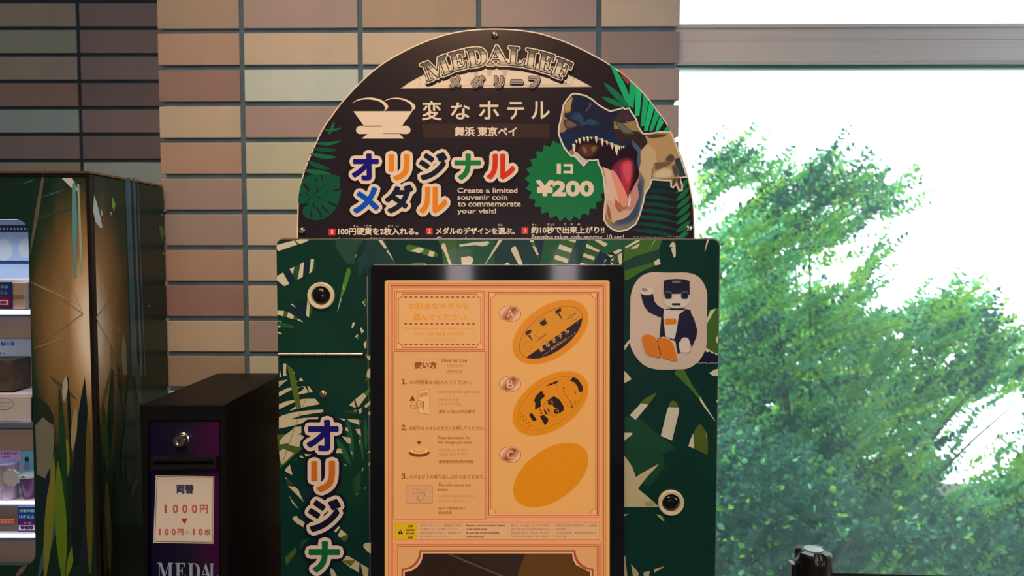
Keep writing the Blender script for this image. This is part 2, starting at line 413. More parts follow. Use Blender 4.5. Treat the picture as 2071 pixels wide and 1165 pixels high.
class Foliage:
    def __init__(s): s.v, s.f, s.m, s.tw = [], [], [], []
    def leaf(s, o, d, nrm, ln, mi):
        k = len(s.v); s.v += leaf_verts(o, d, nrm, ln); s.f += [tuple(k+i for i in q) for q in LF]; s.m += [mi, mi]
    def sprig(s, a, b, n, ln, mi, sag=.1):
        ax = b-a; L_ = ax.length; side = ax.cross(Vector((R.uniform(-.4, .4), -1, R.uniform(-.4, .4)))).normalized(); prev = a
        for i in range(1, n+1):
            t = i/n; p = a+ax*t+Vector((0, 0, -sag*L_*t*t)); s.tw.append((prev, p)); prev = p
            for sg in (1, -1):
                d = (ax.normalized()*R.uniform(.35, .9)+side*sg*R.uniform(.6, 1)+Vector((R.uniform(-.3, .3), R.uniform(-.3, .3), R.uniform(-.3, .3))))
                s.leaf(p, d, Vector((R.uniform(-.6, .6), -R.uniform(.2, 1), R.uniform(.1, 1))), ln*R.uniform(.75, 1.2)*(1-.25*t), mi if R.random() < .88 else R.randrange(4))
    def build(s, root, name='foliage'):
        me = bpy.data.meshes.new(name); me.from_pydata([tuple(v) for v in s.v], [], s.f)
        for m in LM: me.materials.append(m)
        me.polygons.foreach_set('material_index', s.m); o = link(name, me, root); o['kind'] = 'stuff'
        v, f = [], []
        for a, b in s.tw:
            k = len(v); r = .0011; v += [a+Vector((r, 0, 0)), a-Vector((r, 0, 0)), b-Vector((r, 0, 0)), b+Vector((r, 0, 0)), a+Vector((0, 0, r)), a-Vector((0, 0, r)), b-Vector((0, 0, r)), b+Vector((0, 0, r))]
            f += [(k, k+1, k+2, k+3), (k+4, k+5, k+6, k+7)]
        me = bpy.data.meshes.new('twigs'); me.from_pydata([tuple(x) for x in v], [], f); me.materials.append(bark); o = link('twigs', me, root); o['kind'] = 'stuff'
def inside(pt, poly):
    x, y = pt; c = False
    for i in range(len(poly)):
        (x0, y0), (x1, y1) = poly[i-1], poly[i]
        if (y0 > y) != (y1 > y) and x < (x1-x0)*(y-y0)/(y1-y0)+x0: c = not c
    return c
HOLES = [((1690, 530), 75, 30, -15), ((1660, 560), 50, 22, -20), ((2000, 880), 95, 75, -35), ((1900, 985), 40, 20, -30), ((1820, 560), 50, 45, 0), ((1460, 420), 35, 28, -15)]
def in_hole(x, y):
    for (cx, cy), a, b, r in HOLES:
        r = math.radians(r); u = (x-cx)*math.cos(r)+(y-cy)*math.sin(r); v = -(x-cx)*math.sin(r)+(y-cy)*math.cos(r)
        if (u/a)**2+(v/b)**2 < 1: return True
    return False
def shrub(label, region, n, Y0, Y1, base, weights, ln=.027, len_px=(60, 140), holes=True, ang=(15, 70), nl=(7, 13)):
    root = thing('shrub', label, 'shrub', base)
    fo = Foliage(); xs = [p[0] for p in region]; ys = [p[1] for p in region]; got = 0; tries = 0; hubs = []
    while got < n and tries < n*30:
        tries += 1; x, y = R.uniform(min(xs), max(xs)), R.uniform(min(ys), max(ys))
        if not inside((x, y), region): continue
        a = math.radians(R.uniform(*ang)); lp = R.uniform(*len_px); x2, y2 = x+lp*math.cos(a), y-lp*math.sin(a)
        if holes and (in_hole(x, y) or in_hole(x2, y2) or in_hole((x+x2)/2, (y+y2)/2)) and R.random() < .93: continue
        Y = R.uniform(Y0, Y1); A = P(x, y, Y); B = P(x2, y2, Y+R.uniform(-.15, .15)); got += 1
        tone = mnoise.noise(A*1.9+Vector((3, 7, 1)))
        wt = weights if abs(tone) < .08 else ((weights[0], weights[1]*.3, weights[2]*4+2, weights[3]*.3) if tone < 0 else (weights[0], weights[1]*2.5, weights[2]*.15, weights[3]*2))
        fo.sprig(A, B, R.randint(*nl), ln, R.choices(range(4), wt)[0])
        if got % 14 == 0: hubs.append(A)
    fo.build(root)
    # stems: tapering limbs from the base up to the sprigs
    bm = bmesh.new(); B0 = Vector(base)
    for h in hubs[:46]:
        prev = B0+Vector((R.uniform(-.12, .12), R.uniform(-.1, .1), 0)); r0 = R.uniform(.009, .016)
        pts = [prev, B0.lerp(h, .35)+Vector((0, 0, .12)), B0.lerp(h, .7)+Vector((0, 0, .08)), h]
        rr = []
        for i, p in enumerate(pts):
            r = r0*(1-i/3.6); rr.append([bm.verts.new(p+Vector((r*math.cos(t*2*math.pi/6), r*math.sin(t*2*math.pi/6), 0))) for t in range(6)])
        for a, b in zip(rr, rr[1:]):
            for t in range(6): bm.faces.new((a[t], a[(t+1) % 6], b[(t+1) % 6], b[t]))
    put('stem', bm, bark, root)
    return root
REG = [(1395, 340), (1440, 325), (1500, 345), (1560, 370), (1640, 370), (1690, 385), (1760, 400), (1790, 440), (1730, 480), (1790, 560), (1770, 640), (1880, 640), (1930, 640), (1980, 700), (2060, 730), (2160, 760), (2160, 1000), (2130, 1290), (1395, 1290)]
front = shrub('leafy green shrub right outside the window, its fine sprigs rising above the machine', REG, 2300, 3.0, 3.5, (P(1640, 1200, 3.35).x, 3.35, -.25), (5, 3, 2, 3), ln=.030)
shrub('darker dense shrub filling the lower window behind the nearer shrub', [(1380, 620), (1500, 560), (1620, 600), (1700, 700), (1800, 820), (1900, 1010), (2400, 1000), (3300, 1000), (3300, 1400), (1380, 1400)], 3000, 4.75, 5.35, (P(1600, 1250, 4.9).x, 4.9, -.25), (3, 0, 9, 0), ln=.045, len_px=(50, 130), holes=False, nl=(6, 11))  # leaf mix weighted dark to stand in for shade low in the foliage
shrub('light green shrub at the right edge of the window with long drooping sprigs', [(1890, 800), (1960, 740), (2060, 700), (2400, 650), (2900, 700), (2900, 1300), (1900, 1300), (1880, 1050)], 1900, 3.85, 4.25, (P(2250, 1200, 4.0).x, 4.0, -.25), (5, 4, 1, 4), len_px=(80, 170), ang=(5, 50))
shrub('added low shrub, leaves darkened for shade, close to the glass at the bottom left of the window', [(1380, 930), (1470, 900), (1560, 960), (1640, 1010), (1760, 1060), (1980, 1100), (2150, 1120), (2150, 1400), (1380, 1400)], 900, 2.4, 2.7, (P(1560, 1300, 2.55).x, 2.55, -.25), (1, 0, 12, 0), ln=.03, len_px=(50, 130), holes=False, nl=(6, 12))  # added shrub; its dark leaf colour stands in for shade at the bottom
# sprigs that stand clear against the sky: leaves one by one
lme = []
for m in LM:
    me = bpy.data.meshes.new('leaf'); me.from_pydata([tuple(v) for v in leaf_verts(Vector((0, 0, 0)), Vector((0, 0, 1)), Vector((0, -1, 0)), 1)], [], LF); me.materials.append(m); lme.append(me)
SPR = [((1545, 375), (1462, 284), 9), ((1560, 365), (1552, 297), 6), ((1480, 350), (1545, 300), 9), ((1640, 350), (1636, 262), 7), ((1600, 352), (1592, 330), 4), ((1680, 350), (1722, 258), 12), ((1668, 375), (1788, 322), 12),
       ((1700, 420), (1812, 388), 12), ((1600, 505), (1735, 490), 12), ((1720, 585), (1845, 552), 12), ((1850, 640), (1936, 584), 12), ((1980, 690), (2068, 660), 9), ((1480, 330), (1486, 290), 4)]
tw = bmesh.new(); fl = Vector((0, 0, 0))
for (a, b, n) in SPR:
    Y = R.uniform(2.95, 3.15); A, B = P(*a, Y), P(*b, Y); ax = (B-A).normalized(); sd_ = ax.cross(Vector((0, -1, 0)))
    for i in range(n):
        t = (i+1)/n; p = A.lerp(B, t)+sd_*.012*math.sin(t*3)
        for sg in (1, -1):
            d = ax*.7+sd_*sg*R.uniform(.5, 1)+Vector((0, R.uniform(-.4, .4), 0))
            o = bpy.data.objects.new('leaf', lme[R.choice((0, 0, 1, 1, 3))]); C.objects.link(o)
            o.location = p; o.rotation_euler = d.to_track_quat('Z', 'Y').to_euler(); q = R.uniform(.020, .030)*(1-.3*t); o.scale = (q, q, q)
            M = Matrix.Translation(front.location); o.parent = front; o.matrix_parent_inverse = M.inverted()
    r = .0016; q = [tw.verts.new(v) for v in (A+sd_*r*2, A-sd_*r*2, B-sd_*r*.4, B+sd_*r*.4)]; tw.faces.new(q)
o = put('sprig_twigs', tw, bark, front); o['kind'] = 'stuff'

lampm = mat('frosted_lamp_glass', (.8, .8, .8), .5, em=(.95, .86, .92), es=6.0)
for x, lab in ((-.37, 'glowing vertical wall lamp on the back wall, nearer the left wall'), (.37, 'glowing vertical wall lamp on the back wall, nearer the window side')):
    t = thing('wall_lamp', lab, 'lamp', (x, -2.97, 1.2), 'wall lamps behind the viewer')
    box('back_plate', x-.10, x+.10, -3, -2.985, .86, 1.58, alu, t, .002); box('diffuser', x-.08, x+.08, -2.985, -2.95, .90, 1.54, lampm, t, .01)
# ------------------------------------------------------------------ the medal vending machine
YM = 1.12
mx0, mx1 = P(560, 600, YM).x, P(1455, 600, YM).x
ztop = P(1000, 483.5, YM).z
mc = thing('medal_vending_machine', 'green leaf-print medal vending machine with glowing orange display and round-topped sign', 'vending machine', ((mx0+mx1)/2, YM, 0))
cab_m = mat('cabinet_black', (.01, .015, .014), .4)
box('cabinet', mx0+.006, mx1-.006, YM+.004, 1.425, .02, ztop-.008, cab_m, mc, .004)
def greenmat(name):
    return mat(name, ph(12, 50, 32), .30, spec=.3, noise=1, nscale=4.2, col2=ph(4, 38, 33), coat=.1)
gm1 = greenmat('leaf_print_green')
def outline(x0, x1, zt, zb, r=.011, left=True, right=True):
    pts = []
    for ok, cx, a0 in ((left, x0+r, 180), (right, x1-r, 90)):
        if ok:
            for i in range(7):
                a = math.radians(a0-90*i/6); pts.append(Vector((cx+r*math.cos(a), 0, zt-r+r*math.sin(a))))
        else: pts.append(Vector((x0 if cx < (x0+x1)/2 else x1, 0, zt)))
    return pts+[Vector((x1, 0, zb)), Vector((x0, 0, zb))]
sx = P(742.5, 600, YM).x; hz = P(650, 716.5, YM).z
trim = mat('polished_edge', (.62, .60, .55), .25, .9)
prism('edge_trim', outline(mx0-.0004, mx1+.0008, ztop+.001, .03), YM+.003, YM+.012, trim, mc)
fasc = prism('front_panel', outline(sx+.0012, mx1-.0012, ztop-.0008, .035, left=False), YM, YM+.006, gm1, mc)
udoor = prism('upper_door', outline(mx0+.0004, sx-.0006, ztop-.0008, hz+.0012, right=False), YM, YM+.006, gm1, mc)
ldoor = prism('lower_door', [Vector(v) for v in ((mx0+.0004, 0, hz-.0035), (sx-.0006, 0, hz-.0035), (sx-.0006, 0, .035), (mx0+.0004, 0, .035))], YM, YM+.006, gm1, mc)
# piano hinge
hg = box('hinge', mx0+.003, sx-.004, YM-.001, YM+.003, hz-.005, hz+.002, mat('hinge_dark', (.03, .025, .02), .5, .6), mc)
kn = [564, 590, 614, 638, 661, 685, 708, 735]
for a, b in zip(kn, kn[1:]):
    xa, xb = P(a, 717, YM).x, P(b-.8, 717, YM).x
    bm = bmesh.new(); lathe(bm, [(.0022, xa), (.0022, xb)], (0, YM-.002, hz), 'X', 14); bmesh.ops.recalc_face_normals(bm, faces=bm.faces[:]); put('hinge_knuckle', bm, chrome, hg, True)
def lens(px, py, r):
    c = P(px, py, YM); k = YM/F
    ring = turned('lock_ring', [(r*k, 0), (r*k, .004), (r*k*.93, .0055), (r*k*.72, .005), (r*k*.66, .001), (r*k*.66, 0)], c, mat('cream_plastic', ph(215, 178, 128), .4), mc, 'Y', 40)
    turned('lock_barrel', [(r*k*.65, 0), (r*k*.63, .002), (r*k*.50, .0045), (r*k*.30, .006), (.0001, .0065)], c, mat('gloss_black', (.004, .004, .006), .08, spec=.8), ring, 'Y', 32)
    turned('key_slot', [(r*k*.3, .0045), (r*k*.28, .0072), (r*k*.17, .0074), (r*k*.17, .0062)], c, mat('smoked_chrome', (.05, .05, .07), .15, .8), ring, 'Y', 24)
lens(650, 598, 27.3); lens(1356.5, 1016, 26.5)
c = P(653.5, 797, YM); sc_ = turned('dome_screw', [(.0062, 0), (.0060, .0015), (.0045, .0032), (.0022, .0042), (.0001, .0044)], c, mat('copper_screw', (.55, .38, .30), .25, .9), mc, 'Y', 24)
# ---- jungle leaf print -------------------------------------------------
CR, OL, GR, LG, DK, TE = (206, 178, 138), (72, 88, 28), (26, 74, 36), (30, 78, 44), (4, 34, 42), (8, 50, 46)
def up_door_print():
    A = Art(onY(YM)); q = lambda *p: S(550, 480, 9.71, p); u = lambda *p: S(550, 600, 9.71, p)
    A.poly(q((1280, 30), (1240, 160), (1340, 330), (1480, 520), (1620, 520), (1640, 330), (1700, 200), (1820, 40)), (24, 64, 42), 1)
    A.poly(q((1830, 60), (1860, 60), (1860, 560), (1690, 820), (1700, 560), (1660, 420), (1820, 250)), (16, 52, 44), 1)
    A.poly(q((1820, 90), (1730, 200), (1660, 420), (1700, 420), (1810, 260)), DK, 2)
    A.poly(q((92, 150), (430, 62), (500, 142), (130, 270), (92, 232)), CR, 3)
    A.poly(q((430, 62), (462, 60), (540, 132), (500, 142)), OL, 2)
    A.poly(q((462, 60), (560, 40), (715, 42), (720, 62), (640, 100), (545, 134)), CR, 3)
    A.poly(q((98, 760), (218, 690), (340, 915), (245, 960), (98, 850)), CR, 3)
    A.poly(q((218, 690), (350, 640), (450, 830), (340, 915)), DK, 2)
    A.poly(q((345, 625), (440, 578), (408, 728)), CR, 3)
    A.poly(q((440, 578), (560, 520), (500, 832), (450, 830), (408, 728)), (28, 70, 34), 2)
    A.poly(q((562, 518), (628, 482), (606, 775), (502, 832)), CR, 3)
    A.poly(q((628, 482), (700, 450), (690, 740), (606, 775)), DK, 2)
    A.poly(q((765, 428), (826, 428), (785, 680), (730, 712)), CR, 3)
    A.poly(q((826, 428), (852, 470), (830, 640), (785, 680)), (34, 78, 34), 2)
    A.poly(q((1660, 325), (1640, 400), (1632, 400), (1650, 330)), (170, 190, 140), 3)
    A.poly(q((1490, 600), (1548, 650), (1500, 850), (1440, 1020), (1380, 1165), (1345, 1165), (1400, 880), (1480, 610)), (64, 116, 34), 2, 3)
    A.poly(q((1405, 900), (1425, 1050), (1400, 1000)), (190, 200, 120), 3)
    A.poly(u((1345, 10), (1365, 60), (1300, 270), (1282, 300), (1320, 120)), (150, 158, 110), 3)
    A.poly(u((465, 100), (640, 60), (720, 420), (620, 495), (560, 460), (330, 300)), DK, 1)
    A.poly(u((370, 150), (400, 138), (470, 215), (450, 208)), CR, 3)
    A.poly(u((700, 45), (745, 90), (726, 410), (668, 368)), CR, 3)
    A.poly(u((745, 90), (800, 180), (770, 330), (728, 400)), (36, 84, 36), 2, 2)
    A.poly(u((108, 272), (240, 280), (215, 385), (108, 355)), CR, 3)
    A.poly(u((240, 280), (322, 302), (290, 405), (215, 385)), OL, 3)
    A.poly(u((322, 302), (430, 370), (415, 442), (290, 405)), CR, 3)
    A.poly(u((430, 370), (515, 432), (505, 462), (415, 442)), OL, 3)
    A.poly(u((515, 432), (612, 492), (598, 500), (505, 466)), CR, 3)
    A.poly(u((108, 465), (188, 490), (185, 500), (108, 482)), CR, 3)
    A.poly(u((108, 500), (240, 520), (420, 580), (400, 620), (230, 600), (110, 580)), (30, 76, 38), 2, 2)
    A.poly(u((112, 572), (168, 575), (162, 606), (112, 600)), CR, 3)
    A.poly(u((112, 688), (195, 722), (185, 742), (115, 715)), CR, 3)
    A.poly(u((1585, 505), (1620, 505), (1625, 545), (1580, 622), (1562, 600)), CR, 3)
    A.poly(u((1750, 600), (1808, 680), (1762, 728), (1730, 640)), CR, 3)
    A.poly(u((1680, 728), (1692, 770), (1650, 800), (1632, 790)), CR, 3); A.poly(u((1692, 770), (1715, 810), (1690, 858), (1650, 800)), (58, 100, 34), 2)
    A.poly(u((1856, 848), (1856, 1000), (1828, 1020), (1795, 930)), CR, 3)
    A.poly(u((1856, 150), (1856, 20), (1800, 70), (1780, 88)), (64, 96, 28), 2); A.poly(u((1790, 88), (1838, 180), (1830, 188), (1775, 110)), CR, 3)
    A.build('leaf_print', udoor)
up_door_print()
def low_door_print():
    A = Art(onY(YM)); a = lambda *p: S(550, 720, 9.71, p); b = lambda *p: S(550, 840, 9.71, p); c = lambda *p: S(550, 940, 9.71, p); d = lambda *p: S(550, 1045, 9.71, p)
    C2 = (196, 168, 122)
    # stems
    A.poly(a((300, 170), (410, 260), (440, 330), (530, 760), (560, 1030), (480, 1040), (400, 700), (330, 350)), (84, 94, 28), 1)
    A.poly(b((100, 380), (250, 370), (330, 560), (560, 610), (600, 650), (430, 800), (260, 960), (150, 1040), (150, 850)), (70, 84, 28), 1)
    A.poly(a((215, 148), (283, 150), (275, 350), (300, 372), (222, 398)), C2, 3); A.poly(a((155, 280), (188, 405), (148, 416)), C2, 3)
    A.poly(a((430, 322), (456, 328), (440, 340), (425, 338)), C2, 3)
    A.poly(a((136, 492), (312, 466), (195, 560), (136, 612)), C2, 3); A.poly(a((530, 458), (570, 425), (612, 480), (605, 495), (545, 492)), C2, 3); A.poly(a((510, 482), (505, 505), (468, 508)), C2, 3)
    A.poly(a((136, 712), (300, 630), (380, 622), (388, 660), (280, 720), (136, 800)), C2, 3)
    A.poly(a((495, 608), (548, 604), (540, 620), (500, 628)), C2, 3)
    A.poly(a((570, 600), (650, 594), (718, 720), (525, 760), (522, 720), (600, 670), (640, 612), (575, 612)), C2, 3)
    A.poly(a((692, 594), (730, 596), (806, 712), (735, 720)), C2, 3)
    A.poly(a((136, 952), (270, 890), (435, 864), (445, 905), (300, 970), (136, 1048)), C2, 3)
    A.poly(a((545, 858), (620, 842), (850, 838), (940, 945), (570, 1016)), C2, 3)
    A.poly(a((470, 990), (485, 1035), (340, 1084), (400, 1030)), C2, 3)
    A.poly(a((215, 1165), (400, 1110), (700, 1068), (1000, 1052), (1014, 1080), (1000, 1104), (800, 1130), (600, 1165)), C2, 3)
    A.poly(b((136, 40), (210, 0), (590, 0), (380, 72), (400, 82), (640, 50), (910, 38), (905, 80), (700, 80), (590, 160), (440, 200), (136, 262)), C2, 3)
    A.poly(b((440, 232), (575, 218), (580, 340), (490, 378), (560, 375), (640, 428), (560, 500), (545, 612), (500, 618), (330, 582), (330, 545), (148, 575), (150, 500), (240, 400), (400, 280)), C2, 3)
    A.poly(b((140, 715), (220, 660), (438, 742), (215, 960), (185, 960), (150, 830)), C2, 3)
    A.poly(b((530, 805), (565, 785), (625, 830), (600, 846)), C2, 3); A.poly(b((505, 852), (440, 890), (445, 880)), C2, 3)
    A.poly(b((640, 755), (790, 770), (690, 800), (665, 812)), C2, 3)
    A.poly(b((350, 965), (402, 1165), (380, 1165), (262, 1105), (265, 1060)), C2, 3)
    for s_ in ((a((140, 570), (215, 490)), 1), (a((210, 545), (260, 500)), 1), (a((600, 1000), (665, 850)), 1), (a((530, 1165), (560, 1100)), 1), (b((200, 960), (530, 0)), 1.1)):
        A.line(s_[0], .9, (120, 96, 60), 4)
    # right side of the door
    A.poly(a((1420, 1070), (1700, 1090), (1640, 1140), (1450, 1110)), (50, 60, 32), 1)
    A.poly(a((1856, 420), (1900, 440), (1815, 530)), (70, 92, 30), 2)
    A.poly(a((1925, 620), (1932, 700), (1865, 780), (1795, 730)), (84, 100, 30), 2)
    A.poly(a((1932, 0), (1932, 60), (1895, 95), (1860, 10), (1870, 0)), C2, 3); A.poly(a((1932, 235), (1932, 420), (1900, 440), (1856, 400), (1872, 290)), C2, 3)
    A.poly(a((1795, 728), (1862, 785), (1700, 1000), (1672, 985), (1635, 850)), C2, 3); A.poly(a((1612, 872), (1650, 1025), (1518, 965)), C2, 3)
    A.poly(a((1932, 875), (1932, 950), (1848, 1022), (1808, 985)), C2, 3); A.poly(a((1760, 1020), (1755, 1110), (1715, 1165), (1690, 1060)), C2, 3)
    A.poly(a((1932, 1080), (1932, 1165), (1905, 1165), (1895, 1110)), C2, 3); A.poly(a((1590, 1078), (1660, 1060), (1655, 1090)), C2, 3)
    A.line(a((1625, 860), (1680, 1050), (1720, 1165)), 2.4, (16, 22, 14), 4)
    A.line(b((1720, 0), (1745, 160)), 1.4, (16, 22, 14), 4)
    A.poly(b((1310, 60), (1435, 68), (1438, 110), (1420, 112)), C2, 3); A.poly(b((1480, 72), (1712, 88), (1722, 192), (1600, 150), (1530, 125)), C2, 3); A.poly(b((1735, 70), (1748, 110), (1752, 160), (1738, 120)), C2, 3)
    A.poly(b((1438, 236), (1480, 240), (1505, 315), (1436, 300)), C2, 3); A.poly(b((1640, 270), (1738, 270), (1750, 400), (1690, 370)), C2, 3)
    A.poly(b((1375, 412), (1540, 440), (1560, 560), (1480, 545), (1430, 480)), C2, 3); A.poly(b((1712, 488), (1740, 488), (1735, 630)), C2, 3)
    A.poly(b((1285, 648), (1355, 655), (1392, 745), (1252, 745)), C2, 3); A.poly(b((1545, 700), (1575, 720), (1580, 765), (1568, 762)), C2, 3)
    A.poly(b((1870, 745), (1930, 695), (1935, 715), (1880, 755)), C2, 3); A.poly(b((1420, 958), (1450, 965), (1460, 995), (1440, 998)), C2, 3)
    A.poly(b((1935, 925), (1925, 960), (1900, 990), (1895, 960), (1912, 930)), C2, 3); A.poly(b((1780, 1035), (1795, 1035), (1785, 1095), (1768, 1090)), C2, 3)
    for x0, y0, x1, y1, w_ in ((1480, 60, 1600, 900, 110), (1700, 200, 1800, 900, 70), (1830, 80, 1850, 700, 80), (1260, 440, 1560, 1000, 120)):
        (p0, p1) = b((x0, y0), (x1, y1)); A.blade(p0, p1, w_/9.71, LG, 1)
    for i in range(6): (p0, p1) = c((1570+i*10, 330+i*60), (1790-i*12, 80+i*72)); A.blade(p0, p1, 5, (22, 66, 34), 1)
    A.poly(c((265, 250), (300, 272), (275, 288)), C2, 3); A.poly(c((285, 290), (340, 290), (430, 410), (310, 415)), (52, 60, 26), 1)
    A.poly(c((315, 420), (455, 430), (525, 500), (560, 590), (624, 735), (560, 660)), C2, 3); A.poly(c((330, 600), (390, 690), (525, 862), (500, 850), (400, 750)), C2, 3)
    A.poly(c((1840, 435), (1840, 460), (1808, 485)), (170, 170, 130), 3); A.poly(c((1705, 550), (1690, 580), (1650, 608)), (150, 160, 110), 3)
    A.poly(c((400, 1050), (430, 1015), (490, 1005), (520, 1060), (640, 1130), (640, 1165), (500, 1165)), C2, 3)
    A.poly(d((400, 40), (500, 20), (640, 110), (620, 205), (600, 200), (440, 90)), C2, 3)
    A.poly(d((1310, 185), (1340, 215), (1250, 315), (1218, 280)), C2, 3); A.poly(d((1355, 250), (1490, 360), (1370, 408), (1330, 408), (1290, 365)), C2, 3)
    A.poly(d((1455, 355), (1495, 360), (1495, 420), (1440, 492), (1400, 480), (1330, 410)), (66, 84, 26), 3)
    A.poly(d((470, 600), (485, 690), (290, 960), (262, 880), (255, 790), (290, 770)), (70, 80, 22), 2)
    A.poly(d((680, 440), (750, 425), (640, 520), (570, 630), (550, 620), (570, 490)), (28, 66, 34), 1)
    A.poly(d((1942, 510), (1942, 730), (1880, 690), (1800, 600), (1795, 550), (1840, 515)), C2, 3)
    A.poly(d((1350, 850), (1450, 770), (1500, 770), (1720, 905), (1705, 1100), (1540, 1000)), (186, 158, 108), 3); A.poly(d((1370, 858), (1640, 855), (1545, 975)), (96, 92, 32), 4)
    A.poly(d((1740, 920), (1898, 1010), (1890, 1200), (1800, 1200)), (186, 158, 108), 3); A.poly(d((1155, 1005), (1220, 1060), (1290, 1200), (1170, 1200), (1140, 1060)), (186, 158, 108), 3)
    # vertical lettering
    def big(t, q, col):
        A.text(t, q, col, 9, bold=3.1, res=4, rims=((13, (8, 8, 26), 6, 0, 0), (7.6, (222, 183, 147), 8, 0, 0)))
    big('オ', (620, 849, 685, 913), (16, 8, 88)); big('リ', (629, 932, 678, 995.5), (205, 96, 20)); big('ジ', (623, 1009, 689.5, 1076), (8, 10, 30)); big('ナ', (624, 1094.5, 687.5, 1158), (0, 92, 44)); big('ル', (621, 1178, 690, 1240), (190, 40, 25))
    A.build('leaf_print_and_lettering', ldoor)
low_door_print()
def panel_print():
    A = Art(onY(YM)); a = lambda *p: S(740, 470, 7.765, p); b = lambda *p: S(990, 470, 7.765, p); c = lambda *p: S(1240, 470, 8.96, p)
    A.poly(a((10, 120), (300, 120), (480, 520), (60, 520), (10, 700)), (10, 50, 44), 1)
    A.poly(a((1130, 120), (1190, 250), (1215, 520), (1400, 520), (1440, 120)), (52, 84, 30), 1); A.poly(a((1430, 120), (2019, 120), (2019, 520), (1390, 520)), (22, 72, 44), 1)
    A.poly(a((195, 124), (262, 124), (332, 245), (298, 258)), CR, 3); A.poly(a((320, 292), (345, 275), (430, 420), (415, 422), (385, 375)), CR, 3); A.poly(a((418, 430), (452, 460), (438, 458)), CR, 3)
    A.poly(a((630, 220), (680, 192), (820, 225), (1000, 270), (1090, 310), (1132, 350), (1110, 382), (980, 372), (850, 325), (690, 300), (640, 270)), (66, 100, 32), 2, 2)
    A.poly(a((690, 298), (830, 232), (908, 255), (900, 290), (840, 325), (760, 305)), CR, 3); A.poly(a((1002, 282), (1082, 310), (1052, 386), (975, 368)), CR, 3)
    A.poly(a((665, 520), (720, 490), (820, 468), (920, 482), (975, 520)), (66, 100, 32), 2); A.poly(a((922, 488), (980, 520), (915, 520)), CR, 3)
    A.poly(a((1185, 240), (1195, 185), (1225, 164), (1250, 190), (1275, 290), (1352, 520), (1310, 520), (1240, 330)), CR, 3)
    A.poly(a((1468, 190), (1700, 155), (1920, 138), (1940, 165), (1900, 205), (1830, 222), (1720, 198), (1472, 226)), CR, 3)
    A.poly(a((1492, 395), (1620, 372), (1670, 390), (1690, 440), (1665, 490), (1640, 512), (1508, 515)), CR, 3)
    A.poly(a((2019, 250), (2019, 300), (1870, 510), (1862, 505)), CR, 3)
    # centre
    A.poly(b((0, 120), (640, 120), (790, 450), (780, 520), (0, 520)), (8, 48, 44), 1)
    A.poly(b((640, 120), (860, 120), (800, 400), (700, 220)), (8, 34, 48), 1)
    A.poly(b((860, 120), (1120, 120), (960, 520), (780, 520)), (22, 76, 42), 2); A.poly(b((1120, 120), (1370, 120), (1300, 300), (1240, 520), (960, 520)), (46, 84, 34), 2)
    A.poly(b((1370, 120), (1540, 120), (1440, 420), (1420, 520), (1240, 520), (1300, 300)), (12, 52, 48), 2); A.poly(b((1540, 120), (1700, 120), (1860, 180), (1740, 290), (1620, 520), (1420, 520)), (40, 76, 34), 2)
    A.poly(b((1740, 290), (1830, 330), (1790, 520), (1620, 520)), (4, 36, 52), 2); A.poly(b((1700, 120), (2019, 120), (2019, 280), (1830, 340), (1740, 290), (1860, 180)), (22, 78, 42), 2)
    A.poly(b((0, 370), (145, 122), (200, 122), (0, 415)), CR, 3)
    A.poly(b((340, 290), (345, 245), (395, 217), (425, 235), (530, 520), (465, 520)), CR, 3); A.poly(b((232, 518), (245, 490), (282, 470), (312, 490), (318, 518)), CR, 3)
    A.poly(b((628, 122), (695, 122), (704, 152), (645, 152)), CR, 3); A.poly(b((645, 152), (704, 152), (728, 232), (672, 214)), (56, 98, 30), 3); A.poly(b((672, 214), (728, 232), (776, 355), (738, 350)), CR, 3); A.poly(b((738, 352), (778, 358), (786, 440), (768, 428)), (40, 84, 40), 3)
    for p in (((1225, 122), (1362, 122), (1342, 166)), ((1100, 184), (1300, 258), (1280, 320), (1078, 260)), ((1035, 350), (1242, 418), (1228, 484), (1010, 420)), ((975, 490), (1085, 524), (962, 524)),
              ((1525, 178), (1732, 285), (1712, 312), (1515, 236)), ((1480, 325), (1658, 385), (1632, 438), (1466, 378)), ((1430, 472), (1590, 515), (1412, 522)), ((1645, 122), (1740, 122), (1860, 180), (1808, 228)),
              ((1840, 340), (1938, 365), (1908, 400)), ((1950, 395), (1940, 455), (1905, 430)), ((1808, 432), (1840, 425), (1800, 480)), ((1820, 490), (1815, 520), (1778, 522)), ((1900, 450), (1945, 500), (1912, 512)), ((1940, 305), (2019, 275), (2019, 320), (1975, 342))):
        A.poly(b(*p), CR, 4)
    # right corner
    A.poly(c((0, 130), (400, 130), (210, 280), (160, 500), (0, 600)), (22, 74, 40), 1)
    A.poly(c((400, 130), (890, 130), (830, 310), (400, 430), (180, 540), (210, 280)), (62, 92, 26), 2); A.poly(c((205, 690), (740, 540), (770, 600), (500, 720), (260, 870), (205, 860)), (56, 92, 28), 2)
    A.poly(c((180, 540), (400, 430), (830, 310), (850, 470), (740, 540), (205, 690)), (12, 54, 36), 2); A.poly(c((1010, 130), (1130, 130), (1130, 300), (1050, 180)), (34, 60, 30), 2)
    for p in (((0, 350), (110, 305), (158, 315), (150, 340), (60, 395)), ((80, 408), (158, 370), (166, 540), (160, 565), (125, 580), (112, 570)), ((212, 265), (430, 138), (475, 138), (482, 160), (260, 275), (222, 280)),
              ((310, 288), (480, 196), (470, 240), (430, 285), (375, 298)), ((738, 530), (835, 474), (862, 580), (762, 600)),
              ((1022, 262), (1035, 215), (1068, 182), (1100, 180), (1130, 215), (1136, 420), (1120, 455), (1095, 450), (1050, 300), (1078, 265)), ((1700, 130), (1738, 130), (1665, 350), (1655, 345)), ((750, 138), (765, 138), (668, 300))):
        A.poly(c(*p), CR, 4)
